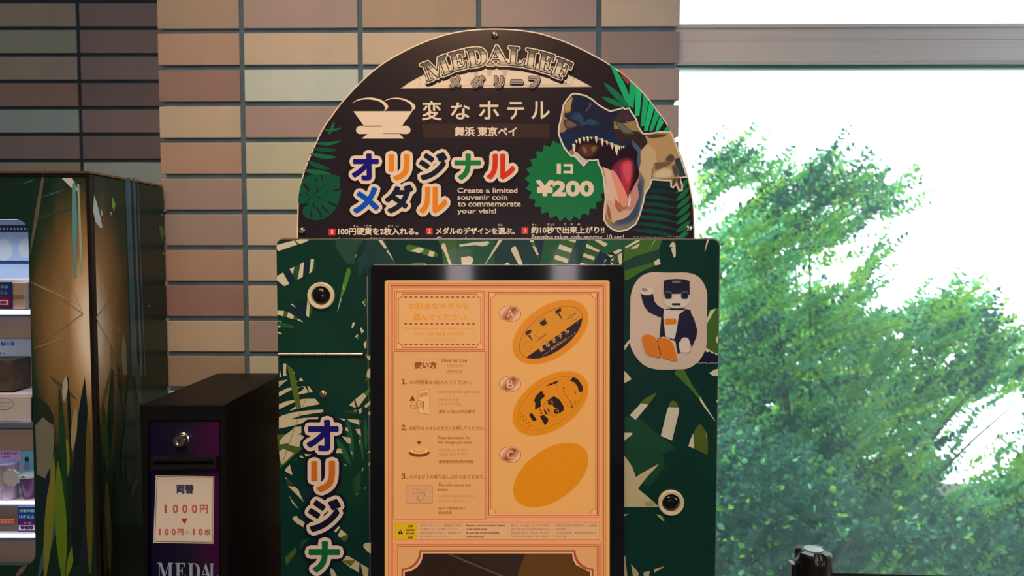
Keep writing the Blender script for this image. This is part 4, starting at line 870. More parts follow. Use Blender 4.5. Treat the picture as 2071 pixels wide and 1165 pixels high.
def sign_art():
    A = Art(onY(YS-.0008, .00012), rough=.2); z3 = lambda *p: S(590, 260, 4.93, p); z4 = lambda *p: S(1000, 260, 4.93, p); z1 = lambda *p: S(590, 40, 4.93, p); z2 = lambda *p: S(1000, 40, 4.93, p)
    GL, GM, GD = (22, 92, 52), (16, 72, 46), (10, 52, 42); BK = (38, 27, 30)
    # left leaves
    for a_, b_, w_, bd, c in (((655, 262), (692, 258), 5, 3, GL), ((665, 272), (676, 245), 6, 1, GL), ((640, 290), (690, 285), 7, 3, GL), ((634, 300), (684, 303), 8, 2, GM), ((628, 311), (682, 318), 9, 2, GL), ((622, 326), (668, 342), 10, 2, GM), ((616, 344), (672, 352), 11, 1, GL)): A.blade(a_, b_, w_, c, 1, bd)
    A.poly(cat_rom(z3((115, 495), (200, 462), (300, 458), (400, 462), (478, 480), (482, 560), (492, 640), (472, 720), (440, 795), (390, 852), (330, 897), (262, 914), (190, 907), (132, 880), (110, 830), (124, 780), (180, 752), (120, 748), (68, 750), (66, 690), (80, 600), (96, 540)), 3), GM, 2)
    for p in (((125, 560), (170, 612), 26), ((140, 640), (165, 665), 12), ((230, 470), (245, 520), 12), ((300, 470), (310, 520), 14), ((245, 600), (262, 630), 12), ((260, 680), (290, 700), 12), ((420, 620), (488, 600), 20), ((370, 735), (440, 770), 22), ((300, 770), (370, 840), 16), ((250, 790), (300, 880), 18), ((190, 830), (200, 890), 16), ((215, 740), (225, 780), 14), ((80, 655), (100, 670), 12)):
        A.line(z3(p[0], p[1]), p[2]/4.93, BK, 3)
    A.line(z3((120, 755), (220, 660), (380, 520)), 1.6, (12, 50, 34), 3)
    # top right palm
    g1, g2 = (26, 150, 88), (18, 100, 62)
    A.poly(z2((1150, 440), (1195, 470), (1290, 620), (1380, 840), (1330, 870), (1230, 640)), g1, 1)
    for (x0, y0), (x1, y1), w_ in (((1340, 870), (1085, 620), 62), ((1300, 870), (1065, 768), 52)): (a_, b_) = z2((x0, y0), (x1, y1)); A.blade(a_, b_, w_/4.93, g2, 1)
    A.poly(z2((1350, 610), (1410, 660), (1385, 880), (1340, 860)), g1, 1)
    for i, (xt, yt, xb, yb, w_) in enumerate(((1440, 700, 1425, 960, 56), (1510, 780, 1480, 1060, 50), (1570, 850, 1510, 1110, 44), (1625, 930, 1560, 1112, 40), (1670, 1000, 1620, 1108, 36))):
        A.poly(z2((xt-w_*.55, yt-40), (xt+w_*.55, yt+22), (xb+w_*.35, yb), (xb-w_*.45, yb)), g1 if i % 2 else (30, 168, 96), 1)
    A.poly(z2((1690, 1105), (1730, 1050), (1755, 1100)), g1, 1)
    A.poly(z2((1240, 510), (1350, 600), (1335, 650), (1290, 600)), (130, 62, 50), 1)  # red-brown patch paints the tile light showing through the translucent board
    # lower right palm
    for i in range(9):
        y0 = 520+i*66; (a_, b_) = z4((1440-i*8, y0+30), (1830, y0+60+i*6)); A.blade(a_, b_, 8.4, (12, 62, 46) if i > 1 else (8, 48, 44), 1, -3)
    for i in range(7):
        y0 = 640+i*78; (a_, b_) = z4((1815, y0), (1960-max(0, 2-i)*12, y0-150+i*6)); A.blade(a_, b_, 10, (22, 98, 56), 2, 1.5)
    A.poly(z4((1830, 1090), (1900, 1010), (1975, 960), (1985, 985), (1880, 1090)), (22, 110, 58), 2)
    # logo fan
    fan = [(808, 179.8), (826, 167), (855, 151), (890, 136), (930, 124.5), (965, 119), (1000, 117), (1040, 119), (1080, 126), (1120, 138), (1150, 151), (1176, 164), (1198.5, 176.4)]
    A.poly(fan, (112, 94, 84), 3); A.poly([(812+(x-808)*.982, 178.4+(y-179.8)*.965) for x, y in fan], (222, 183, 147), 4); A.line([(847, 163), (853, 154), (880, 143)], .5, (90, 74, 66), 5); A.line([(847, 163), (849, 173.6), (1155, 171.6), (1161, 160), (1150, 154)], .5, (120, 98, 86), 5)
    for x in (958, 985, 1016): A.poly([(x, 143), (x+10, 143), (x+8, 153), (x+1, 153)], (190, 154, 128), 5)
    A.text('™', (1138, 165, 1146, 169), (90, 70, 60), 6)
    bands = ((-.1, .22, (96, 82, 70)), (.22, .42, (150, 128, 106)), (.42, .82, (214, 180, 142)), (.82, 1.1, (176, 148, 116)))
    rims = lambda k=1: ((5.0*k, (14, 10, 16), 6, 1.5*k, 5.5*k), (4.2*k, (222, 183, 147), 8, 0, 0), (2.0*k, (44, 32, 30), 9, 0, 0))
    for ch, q in (('𝐌', [(851, 131), (901, 111.5), (914, 146), (864, 165)]), ('𝐄', [(908, 109), (938, 101), (945, 136.5), (915, 144)]), ('𝐃', [(942, 99.8), (981, 95.5), (985.5, 130.5), (949.5, 136.5)]), ('𝐀', [(986, 93.6), (1024, 93.6), (1028, 130.6), (985.5, 130.6)]),
                  ('𝐋', [(1030, 95.4), (1063, 98.5), (1060.5, 134), (1028.5, 131)]), ('𝐈', [(1066, 99.5), (1087.5, 103.7), (1082.5, 139.5), (1061.5, 135.2)]), ('𝐄', [(1093, 104.6), (1123, 113.5), (1115, 149.5), (1087, 141.5)]), ('𝐅', [(1127, 116.8), (1157, 128.5), (1145, 163), (1115.5, 151.8)])):
        A.text(ch, q, None, 10, res=4, rims=rims(), bands=bands)
    for ch, q in (('メ', (910, 153.5, 930, 176)), ('ダ', (954, 152.5, 979, 176)), ('リ', (1000, 153, 1017, 176)), ('ー', (1033, 161, 1056, 167)), ('フ', (1070, 154, 1091, 176))):
        A.text(ch, q, (156, 130, 108), 14, bold=1.4, res=4, rims=((3, (18, 12, 18), 11, .8, 3), (2.3, (222, 183, 147), 12, 0, 0), (1.2, (40, 30, 28), 13, 0, 0)))
    # hotel mark
    H = (222, 183, 147)
    A.poly([(714.7, 225), (834.4, 224.8), (812.7, 255), (736.4, 255)], H, 3); A.poly(rrect(720, 254.8, 830.2, 271, 7.8), H, 3); A.poly([(745, 270), (807, 270), (817.2, 280.4), (731, 280.4)], H, 3)
    A.rect(737, 254.6, 772.5, 255.4, (70, 54, 48), 4); A.rect(775, 270, 812, 270.8, (70, 54, 48), 4)
    for o in (0, 54.8):
        up = open_rom([(711.7, 209), (722, 202), (738, 198), (754, 197.6), (770, 201.5), (780, 208), (785, 214.5), (783, 220), (776, 225)] if not o else [(720.5, 206), (730, 200), (744, 197.6), (758, 198.6), (772, 203.5), (782, 210), (785.5, 216), (783, 221), (776.5, 225)], 5)
        dn = open_rom([(776, 225), (778.5, 219), (776, 212.5), (768, 206), (754, 202), (740, 201), (724, 203.5), (711.7, 209)] if not o else [(776.5, 225), (778.5, 219), (776, 212.5), (768, 206), (756, 201.5), (742, 200), (730, 202), (720.5, 206)], 5)
        A.poly([(x+o, y) for x, y in up+dn[1:-1]], H, 3)
    for ch, q in zip('変なホテル', ((853.5, 204, 893, 243.5), (911.5, 207, 950.5, 241.5), (968.5, 204, 1009.5, 241.5), (1026, 206, 1060, 241.5), (1074.5, 205, 1112, 240.5))): A.text(ch, q, H, 3, bold=.7, res=4)
    A.rect(855, 250.5, 1111.5, 279.5, (58, 38, 32), 2); A.text('舞浜 東京ベイ', (919.5, 256, 1045, 276), H, 3, bold=.7, res=4)
    def big(t, q, col): A.text(t, q, col, 9, bold=2.9, res=4, rims=((9.8, (24, 14, 16), 6, 0, 1.5), (6.9, (222, 183, 147), 8, 0, 0)))
    NV, ORG, DKB, GN, RD, BL = (26, 14, 100), (228, 118, 24), (20, 26, 40), (24, 108, 50), (206, 48, 28), (4, 72, 156)
    for t, q, c in (('オ', (711.5, 310.5, 766, 365.5), NV), ('リ', (785.5, 311.3, 828.5, 365.5), ORG), ('ジ', (847.5, 307.5, 904.5, 364.8), DKB), ('ナ', (919, 310.5, 972.5, 364.5), GN), ('ル', (984.5, 311, 1042, 363), RD), ('メ', (714, 378, 767, 431.6), BL), ('ダ', (778, 373, 836, 431.6), DKB), ('ル', (848, 377.5, 905, 431.6), ORG)): big(t, q, c)
    for t, q in (('Create a limited', (925, 380.2, 1046.5, 390.2)), ('souvenir coin', (925, 394, 1026, 404.2)), ('to commemorate', (926, 408.2, 1053, 418)), ('your visit!', (925, 421.8, 1003.5, 434.4))): A.text(t, q, H, 3, bold=.3, res=4)
    # badge
    pts = []
    for i in range(52):
        a = math.radians(i*360/52+2); r = 84.5 if i % 2 == 0 else 74.5; pts.append((1145.5+r*math.cos(a), 364.2+r*math.sin(a)))
    A.poly(pts, (18, 102, 52), 4); A.text('1', (1126, 331, 1134.4, 352), H, 5, bold=.9, res=4); A.text('コ', (1139.4, 331.6, 1159, 352), H, 5, bold=1.5, res=4); A.text('¥200', (1084.3, 364.5, 1201, 397.4), H, 5, bold=2.3, res=4)
    # dinosaur
    HD = S(1120, 170, 11.5, [(60, 1400), (110, 1150), (120, 1000), (170, 800), (205, 600), (230, 480), (300, 370), (400, 250), (470, 222), (560, 228), (750, 275), (900, 365), (1040, 485), (1200, 580), (1310, 630), (1450, 600), (1610, 553), (1650, 580), (1750, 560), (1800, 650), (1920, 820), (1960, 980), (2060, 1140)])
    NK = S(1240, 220, 6.47, [(400, 328), (500, 322), (620, 300), (740, 305)]) + [(1359, 272), (1372, 307), (1383, 338), (1389.5, 358)] + S(1240, 220, 6.47, [(930, 893), (870, 905), (905, 1000), (900, 1070), (870, 1075), (820, 980), (790, 1030), (760, 1020), (755, 940), (640, 935), (510, 925)])
    JW = S(1200, 330, 7.28, [(860, 245), (830, 340), (760, 450), (740, 560), (700, 700), (670, 800), (620, 900), (500, 980), (380, 1005), (300, 985), (210, 920), (155, 830), (160, 700), (180, 520), (170, 400), (150, 200), (120, 90), (75, 10)])
    MO = z4((1030, 310), (990, 318), (940, 315), (910, 345), (890, 372), (850, 330), (800, 275), (760, 270), (700, 200), (660, 110))
    body = HD[1:]+NK+JW+MO
    A.poly(body, (150, 112, 70), 6); A.line(body, 3.2, (214, 186, 156), 12, True)
    d1, d2, d3 = (30, 30, 46), (20, 36, 58), (52, 34, 30)
    A.poly(S(1120, 170, 11.5, [(430, 250), (560, 240), (750, 290), (900, 380), (1040, 500), (1200, 600), (1310, 650), (1450, 620), (1560, 590), (1560, 800), (1400, 860), (1400, 1151), (200, 1151), (300, 1050), (560, 950), (400, 880), (250, 760), (250, 680), (400, 600), (400, 480), (380, 400)]), d1, 7)
    A.soft(S(1120, 170, 11.5, [(480, 420), (600, 350), (760, 380), (800, 500), (700, 640), (560, 620), (460, 540)]), (18, 26, 48), 8, (30, 30, 46)); A.soft(S(1120, 170, 11.5, [(720, 660), (760, 590), (840, 500), (820, 430), (880, 440), (870, 500), (780, 620)]), (96, 74, 68), 9, (30, 32, 48))
    A.soft(S(1120, 170, 11.5, [(400, 700), (560, 640), (660, 740), (700, 900), (860, 800), (1000, 860), (1080, 920), (1000, 980), (760, 960), (640, 1000), (560, 880), (400, 800)]), (40, 62, 78), 8, (26, 32, 50)); A.soft(S(1120, 170, 11.5, [(240, 850), (340, 830), (480, 900), (560, 960), (400, 1030), (280, 1010)]), (108, 76, 60), 8, (40, 34, 46))
    A.soft(S(1120, 170, 11.5, [(1560, 600), (1650, 600), (1740, 590), (1800, 700), (1880, 820), (1780, 860), (1600, 900), (1450, 860), (1400, 800)]), (66, 42, 44), 8, (34, 32, 44)); A.poly(ell(1120+1698/11.5, 170+885/11.5, 2.2, 2, 0, 12), (140, 120, 100), 10); A.poly(ell(1120+1698/11.5, 170+888/11.5, 1.1, 1.1, 0, 8), (20, 14, 12), 11)
    A.soft(S(1120, 170, 11.5, [(1440, 880), (1560, 900), (1700, 1000), (1860, 1151), (1640, 1151), (1520, 1020)]), (104, 92, 68), 9, (50, 48, 50)); A.soft(S(1120, 170, 11.5, [(250, 480), (380, 330), (440, 330), (400, 500), (380, 640), (260, 650)]), (176, 128, 74), 9, (120, 88, 58))
    z7 = lambda *p: S(1240, 220, 6.47, p)
    A.poly(z4((650, 40), (900, 20), (1250, 30), (1500, 60), (1530, 130), (1470, 210), (1400, 160), (1290, 180), (1180, 150), (1080, 110), (980, 85), (870, 90), (800, 130), (780, 200), (740, 230), (690, 160), (655, 90)), d2, 7); A.poly(z4((1180, 0), (1440, 30), (1520, 100), (1520, 150), (1460, 210), (1380, 120), (1250, 150)), d3, 8)
    A.poly(z4((780, 230), (795, 150), (850, 100), (980, 90), (1090, 130), (1180, 180), (1290, 190), (1390, 130), (1440, 230), (1425, 330), (1445, 430), (1430, 520), (1395, 560), (1340, 660), (1250, 560), (1180, 440), (1120, 400), (1060, 375), (1020, 315), (940, 310), (880, 290), (800, 265)), (34, 16, 24), 9)
    A.soft(z4((815, 220), (850, 160), (960, 150), (1050, 170), (1020, 240), (960, 290), (880, 280)), (84, 44, 30), 10, (34, 16, 24)); A.soft(z4((870, 190), (900, 180), (930, 230), (900, 250)), (128, 84, 60), 11, (84, 44, 30)); A.soft(z4((960, 190), (1010, 170), (1020, 200), (980, 240)), (120, 84, 50), 11, (84, 44, 30))
    A.soft(z4((1170, 420), (1230, 330), (1320, 300), (1385, 340), (1385, 480), (1355, 600), (1340, 680), (1300, 650), (1240, 520)), (176, 44, 52), 10, (70, 24, 34)); A.soft(z4((1270, 360), (1330, 320), (1370, 360), (1360, 500), (1330, 560), (1290, 480)), (206, 72, 78), 11, (176, 44, 52)); A.poly(z4((1200, 420), (1240, 360), (1260, 440), (1270, 560)), (120, 36, 66), 11)
    A.poly(z4((1085, 385), (1150, 410), (1190, 470), (1230, 600), (1240, 700), (1250, 830), (1210, 840), (1110, 790), (1100, 650), (1110, 520), (1095, 440)), (214, 164, 130), 10); A.poly(z4((1158, 425), (1200, 430), (1260, 530), (1320, 660), (1330, 740), (1290, 790), (1240, 720), (1210, 600)), (222, 128, 98), 11, 2)
    A.poly(z4((1110, 700), (1200, 740), (1260, 830), (1330, 790), (1400, 720), (1410, 780), (1350, 860), (1280, 910), (1200, 950), (1130, 900), (1100, 820)), (206, 150, 116), 11); A.poly(z4((1120, 740), (1150, 800), (1170, 920), (1140, 900), (1118, 830)), (150, 84, 44), 12); A.poly(z4((1205, 700), (1240, 740), (1262, 830), (1235, 830), (1200, 770)), (190, 80, 60), 12)
    A.soft(z4((1340, 660), (1360, 650), (1385, 590), (1440, 500), (1450, 620), (1420, 740), (1360, 800), (1320, 790)), (196, 122, 106), 12, (180, 116, 92)); A.poly(z4((1330, 760), (1345, 660), (1360, 700), (1345, 780)), (214, 190, 160), 13)
    A.soft(z4((1160, 960), (1230, 950), (1330, 890), (1420, 760), (1470, 620), (1450, 460), (1500, 500), (1480, 700), (1450, 860), (1390, 940), (1290, 985), (1180, 985)), (56, 68, 80), 12, (150, 120, 96)); A.poly(z4((1470, 210), (1530, 150), (1600, 220), (1620, 330), (1570, 400), (1560, 520), (1500, 650), (1475, 620), (1480, 470), (1440, 420), (1450, 300)), (192, 150, 104), 12); A.poly(z4((1370, 110), (1450, 190), (1460, 330), (1440, 420), (1420, 330), (1430, 240), (1380, 180)), (70, 84, 92), 13)
    A.poly(z4((1500, 70), (1640, 50), (1760, 45), (1800, 130), (1860, 260), (1900, 400), (1925, 480), (1760, 500), (1600, 505), (1580, 400), (1620, 330), (1540, 160)), (178, 132, 80), 11)
    A.poly(z4((1500, 68), (1620, 55), (1720, 55), (1700, 80), (1560, 100)), (84, 58, 38), 12); A.soft(z4((1590, 340), (1700, 330), (1780, 300), (1760, 360), (1680, 390), (1620, 420), (1590, 400)), (112, 80, 54), 12, (178, 132, 80)); A.soft(z4((1700, 310), (1760, 250), (1800, 300), (1760, 340)), (90, 62, 56), 13, (160, 118, 74))
    A.soft(z4((1600, 430), (1700, 390), (1780, 420), (1770, 480), (1680, 495), (1590, 490)), (204, 168, 126), 12, (178, 132, 80)); A.poly(z4((1800, 300), (1850, 290), (1900, 400), (1925, 480), (1860, 485), (1800, 440)), (44, 60, 56), 12); A.soft(z4((1770, 380), (1810, 370), (1840, 440), (1800, 480)), (84, 64, 48), 13, (120, 96, 70))
    for p in (((1770, 560), (1790, 500), (1810, 500), (1800, 550), (1782, 580)), ((1820, 500), (1848, 490), (1862, 590), (1850, 608))): A.poly(z4(*p), (70, 54, 46), 14)
    T_ = (214, 196, 168)
    for x, y, w_, h in ((775, 150, 32, 100), (805, 110, 22, 40), (835, 95, 26, 60), (880, 82, 24, 55), (918, 78, 24, 66), (958, 80, 18, 34), (1000, 74, 26, 74), (1058, 95, 28, 86), (1112, 120, 18, 52), (1156, 138, 30, 78), (1196, 160, 38, 112), (1232, 172, 24, 50), (1262, 178, 14, 30), (1280, 168, 12, 34)):
        A.poly(z4((x, y), (x+w_, y+6), (x+w_*.95, y+h*.6), (x+w_*.7, y+h), (x+w_*.2, y+h*.55)), T_, 14)
    A.poly(z4((795, 230), (830, 240), (870, 280), (920, 320), (900, 375), (880, 370), (840, 320), (790, 265)), (190, 168, 150), 11)
    # bottom line
    for (x0, y0), n_ in (((664.6, 462.4), '1'), ((861.2, 461), '2'), ((1054.8, 459.8), '3')): A.rect(x0, y0, x0+13.6, y0+13.2, (206, 54, 44), 4); A.text(n_, (x0+(4.6 if n_ != '1' else 5.4), y0+2.4, x0+(9.6 if n_ != '1' else 8.6), y0+10.8), (236, 190, 160), 5, bold=.2)
    for t, q in (('100円硬貨を2枚入れる。', (683.5, 460.2, 846, 475.6)), ('メダルのデザインを選ぶ。', (881.5, 459.8, 1041, 474.4)), ('約10秒で出来上がり!!', (1074, 457.8, 1222.4, 472.4))): A.text(t, q, H, 5, bold=.55, res=3, round_=False)
    for t, q in (('えん', (714.5, 454.8, 725, 459.4)), ('こうか', (736, 454.6, 751, 459.2)), ('まい', (784.4, 454.6, 795, 459.2)), ('い', (801, 454.6, 806, 459.2)), ('えら', (1006.4, 452.8, 1016.4, 457.2)), ('やく', (1075.4, 452.4, 1084.6, 456.8)), ('びょう', (1107, 451.8, 1121.4, 456.4)), ('で', (1140, 451.6, 1144.4, 455.6)), ('き', (1154, 451.6, 1158.2, 455.6)), ('あ', (1168.4, 451.4, 1173, 455.6))): A.text(t, q, H, 5, bold=.1, round_=False)
    for t, q in (('Insert two ¥100 yen coins', (685, 480.2, 838, 492)), ('Choose a design', (882, 478.8, 970, 492)), ('Pressing takes only approx. 10 sec!', (1075, 474.4, 1262, 488))): A.text(t, q, (206, 176, 150), 5, bold=.2, round_=False)
    A.text('© H.I.S Hotel Holdings CO.,LTD.', (1281, 477.4, 1376, 485.6), (150, 124, 108), 5)
    A.build('sign_print', sg)
sign_art()
for px, py in ((1000.3, 71), (611.6, 466.5), (1392.2, 462)):
    turned('sign_bolt', [(.0052, 0), (.0051, .002), (.004, .0042), (.002, .0054), (.0001, .0056)], P(px, py, YS-.0012), chrome, sg, 'Y', 24)
# ------------------------------------------------------------------ coin changer
YC = 1.13
cc = thing('coin_changer', 'narrow black coin changing box with a white price notice, left of the green machine', 'change machine', (P(370, 1000, YC).x, YC, 0))
cx0, cx1 = P(285, 900, YC).x, P(455, 900, YC).x; cz = P(370, 819, YC).z
box('body', cx0, cx1, YC+.008, 1.43, .03, cz, black_metal, cc, .002)
prism('front_frame', [Vector(v) for v in ((cx0, 0, .03), (cx0, 0, cz-.0005), (cx1, 0, cz-.0005), (cx1, 0, .03))], YC, YC+.0085, black_metal, cc, holes=[pts3([(300, 850), (446, 850), (446, 2600), (300, 2600)], YC)])
def purple():
    m = mat('purple_print', (.012, .005, .03), .3, coat=.3); n = m.node_tree; b = n.nodes['Principled BSDF']
    tc = n.nodes.new('ShaderNodeTexCoord'); g = n.nodes.new('ShaderNodeSeparateXYZ'); r = n.nodes.new('ShaderNodeMapRange'); r.inputs[1].default_value = cx0; r.inputs[2].default_value = cx1; cr = n.nodes.new('ShaderNodeValToRGB')
    n.links.new(tc.outputs['Object'], g.inputs[0]); n.links.new(g.outputs[0], r.inputs[0]); n.links.new(r.outputs[0], cr.inputs[0]); n.links.new(cr.outputs[0], b.inputs['Base Color'])
    e = cr.color_ramp.elements; e[0].position = .1; e[0].color = (.004, .002, .04, 1); e[1].position = .95; e[1].color = (.06, .002, .08, 1); x = e.new(.5); x.color = (.008, .008, .03, 1); return m
door = prism('door', pts3([(302, 853), (444, 853), (444, 2600), (302, 2600)], YC+.003), YC+.003, YC+.008, purple(), cc)
c = P(369, 888.5, YC+.003); lk = turned('cam_lock', [(.0112, 0), (.0112, .0015), (.0098, .003), (.0092, .011), (.0085, .0125), (.0055, .0125), (.0052, .0105), (.0001, .0105)], c, chrome, cc, 'Y', 36)
box('key_slot', c.x-.0008, c.x+.0008, YC-.0080, YC-.0070, c.z-.003, c.z+.003, dark_rub, lk)
sl = prism('bill_slot', pts3([(304, 927), (437, 925), (438, 948), (304, 950)], YC-.008), YC-.008, YC+.004, dark_rub, cc, holes=[pts3([(309, 933), (431, 931.5), (431, 940), (309, 941)], YC-.008)])
nt_ = prism('notice', pts3([(315.4, 961.5), (433.5, 963.5), (431.4, 1099.5), (310.5, 1097.5)], YC+.003), YC+.0022, YC+.0029, mat('notice_paper', ph(232, 212, 192), .5), cc)
nt_['label'] = 'white notice card with red lettering'
def notice():
    A = Art(onY(YC+.0021)); A.line([(317.6, 963.5), (431.2, 965.4), (429.2, 1096.8), (313, 1095)], .9, (50, 40, 40), 1, True)
    A.text('両替', (356.5, 979.5, 392, 998.5), (58, 54, 70), 1, bold=.7, res=4); RD = (196, 78, 62)
    for ch, x0, x1 in (('1', 332.6, 337.4), ('0', 349.5, 360), ('0', 368.5, 379), ('0', 388, 398.5), ('円', 404, 420.5)): A.text(ch, (x0, 1020.5, x1, 1037.5 if ch != '円' else 1038.5), RD, 1, bold=.45, res=4)
    A.poly([(366, 1048.5), (379.5, 1048.5), (372.8, 1060)], (184, 44, 28), 1)
    for ch, x0, x1 in (('1', 321.4, 324.8), ('0', 333, 341), ('0', 347, 355), ('円', 359, 371), ('×', 375.5, 382), ('1', 390, 393.4), ('0', 401.5, 409.5), ('枚', 413.5, 426)): A.text(ch, (x0, 1069.5 if ch != '×' else 1073, x1, 1082 if ch != '×' else 1079.5), RD if ch != '×' else (206, 164, 150), 1, bold=.35, res=4)
    A.build('notice_print', nt_)
    B = Art(onY(YC+.0028))
    for ch, q in (('𝐌', (318, 1138, 350, 1172)), ('𝐄', (354, 1138.5, 376, 1172.3)), ('𝐃', (380, 1139, 405, 1172.5)), ('𝐀', (404.5, 1139, 428, 1172.8)), ('𝐋', (423.5, 1139.5, 441, 1173))): B.text(ch, q, (150, 150, 148), 1, res=4)
    B.build('door_lettering', door)
notice()
# ------------------------------------------------------------------ left vending machine
YV, XS = 1.20, -.6785
zv = P(100, 350, YV).z
vm = thing('capsule_vending_machine', 'tall vending machine wrapped in bamboo forest print with a lit display window', 'vending machine', (-.95, YV, 0))
box('cabinet', -1.36, XS-.002, YV+.17, 1.449, .02, zv-.001, black_metal, vm, .002)
box('top_cap', -1.36, XS+.001, YV-.002, 1.449, zv-.0005, zv+.003, mat('top_cap_metal', (.35, .27, .2), .3, .8), vm)
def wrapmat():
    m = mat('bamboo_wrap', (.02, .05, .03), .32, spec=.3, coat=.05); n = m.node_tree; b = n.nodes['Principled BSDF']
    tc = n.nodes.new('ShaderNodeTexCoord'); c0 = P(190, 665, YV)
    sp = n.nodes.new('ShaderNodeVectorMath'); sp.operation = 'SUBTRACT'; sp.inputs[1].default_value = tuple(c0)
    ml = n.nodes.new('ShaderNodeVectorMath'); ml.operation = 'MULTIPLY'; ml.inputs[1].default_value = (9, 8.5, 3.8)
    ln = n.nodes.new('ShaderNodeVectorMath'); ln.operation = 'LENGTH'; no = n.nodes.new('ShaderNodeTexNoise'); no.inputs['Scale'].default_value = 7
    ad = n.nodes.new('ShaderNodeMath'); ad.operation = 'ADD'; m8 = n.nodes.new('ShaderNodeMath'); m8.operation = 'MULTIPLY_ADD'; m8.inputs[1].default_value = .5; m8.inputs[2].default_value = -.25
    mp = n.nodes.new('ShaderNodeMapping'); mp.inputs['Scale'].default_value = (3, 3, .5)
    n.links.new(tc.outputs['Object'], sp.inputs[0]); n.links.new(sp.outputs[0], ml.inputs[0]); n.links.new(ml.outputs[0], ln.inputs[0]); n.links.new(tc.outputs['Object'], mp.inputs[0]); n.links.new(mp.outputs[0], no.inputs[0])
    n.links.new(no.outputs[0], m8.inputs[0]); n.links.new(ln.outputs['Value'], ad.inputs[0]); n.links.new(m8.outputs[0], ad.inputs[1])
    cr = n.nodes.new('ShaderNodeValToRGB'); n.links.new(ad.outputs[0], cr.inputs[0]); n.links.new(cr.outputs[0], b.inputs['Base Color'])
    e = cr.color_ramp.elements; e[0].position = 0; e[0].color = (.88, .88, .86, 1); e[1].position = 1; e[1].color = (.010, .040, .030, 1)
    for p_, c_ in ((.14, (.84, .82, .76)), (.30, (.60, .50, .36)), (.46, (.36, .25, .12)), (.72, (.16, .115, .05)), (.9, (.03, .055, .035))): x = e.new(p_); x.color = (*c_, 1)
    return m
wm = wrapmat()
hole = [P(x, y, YV) for x, y in [(-330, 444), (33, 444)]+[(33+24*math.sin(math.radians(a)), 470-26*math.cos(math.radians(a))) for a in (15, 30, 45, 60, 75, 90)]+[(63, 700), (72, 1112)]+[(50+22.5*math.cos(math.radians(a)), 1116+27*math.sin(math.radians(a))) for a in (15, 35, 55, 75, 90)]+[(-330, 1144)]]
fz = zv-.002
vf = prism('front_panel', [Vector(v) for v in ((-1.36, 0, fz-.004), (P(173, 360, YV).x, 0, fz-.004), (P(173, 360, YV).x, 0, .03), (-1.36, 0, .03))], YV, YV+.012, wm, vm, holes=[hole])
prism('top_rail', [Vector(v) for v in ((-1.36, 0, fz), (XS, 0, fz), (XS, 0, fz-.004), (-1.36, 0, fz-.004))], YV-.001, YV+.012, dark_rub, vm)
box('corner_post', P(173, 360, YV).x, XS, YV-.0005, YV+.010, .03, fz-.004, dark_rub, vm, .001)
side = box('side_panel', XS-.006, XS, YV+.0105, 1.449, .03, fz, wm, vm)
ci = mat('display_interior', (.42, .44, .5), .6)
box('display_back', -1.33, XS-.006, YV+.16, YV+.168, .2, 1.6, ci, vm)
box('display_side', XS-.012, XS-.007, YV+.013, YV+.16, .2, fz-.01, ci, vm)
box('display_ceiling', -1.33, XS-.012, YV+.013, YV+.16, P(30, 436, YV).z, P(30, 430, YV).z, ci, vm)
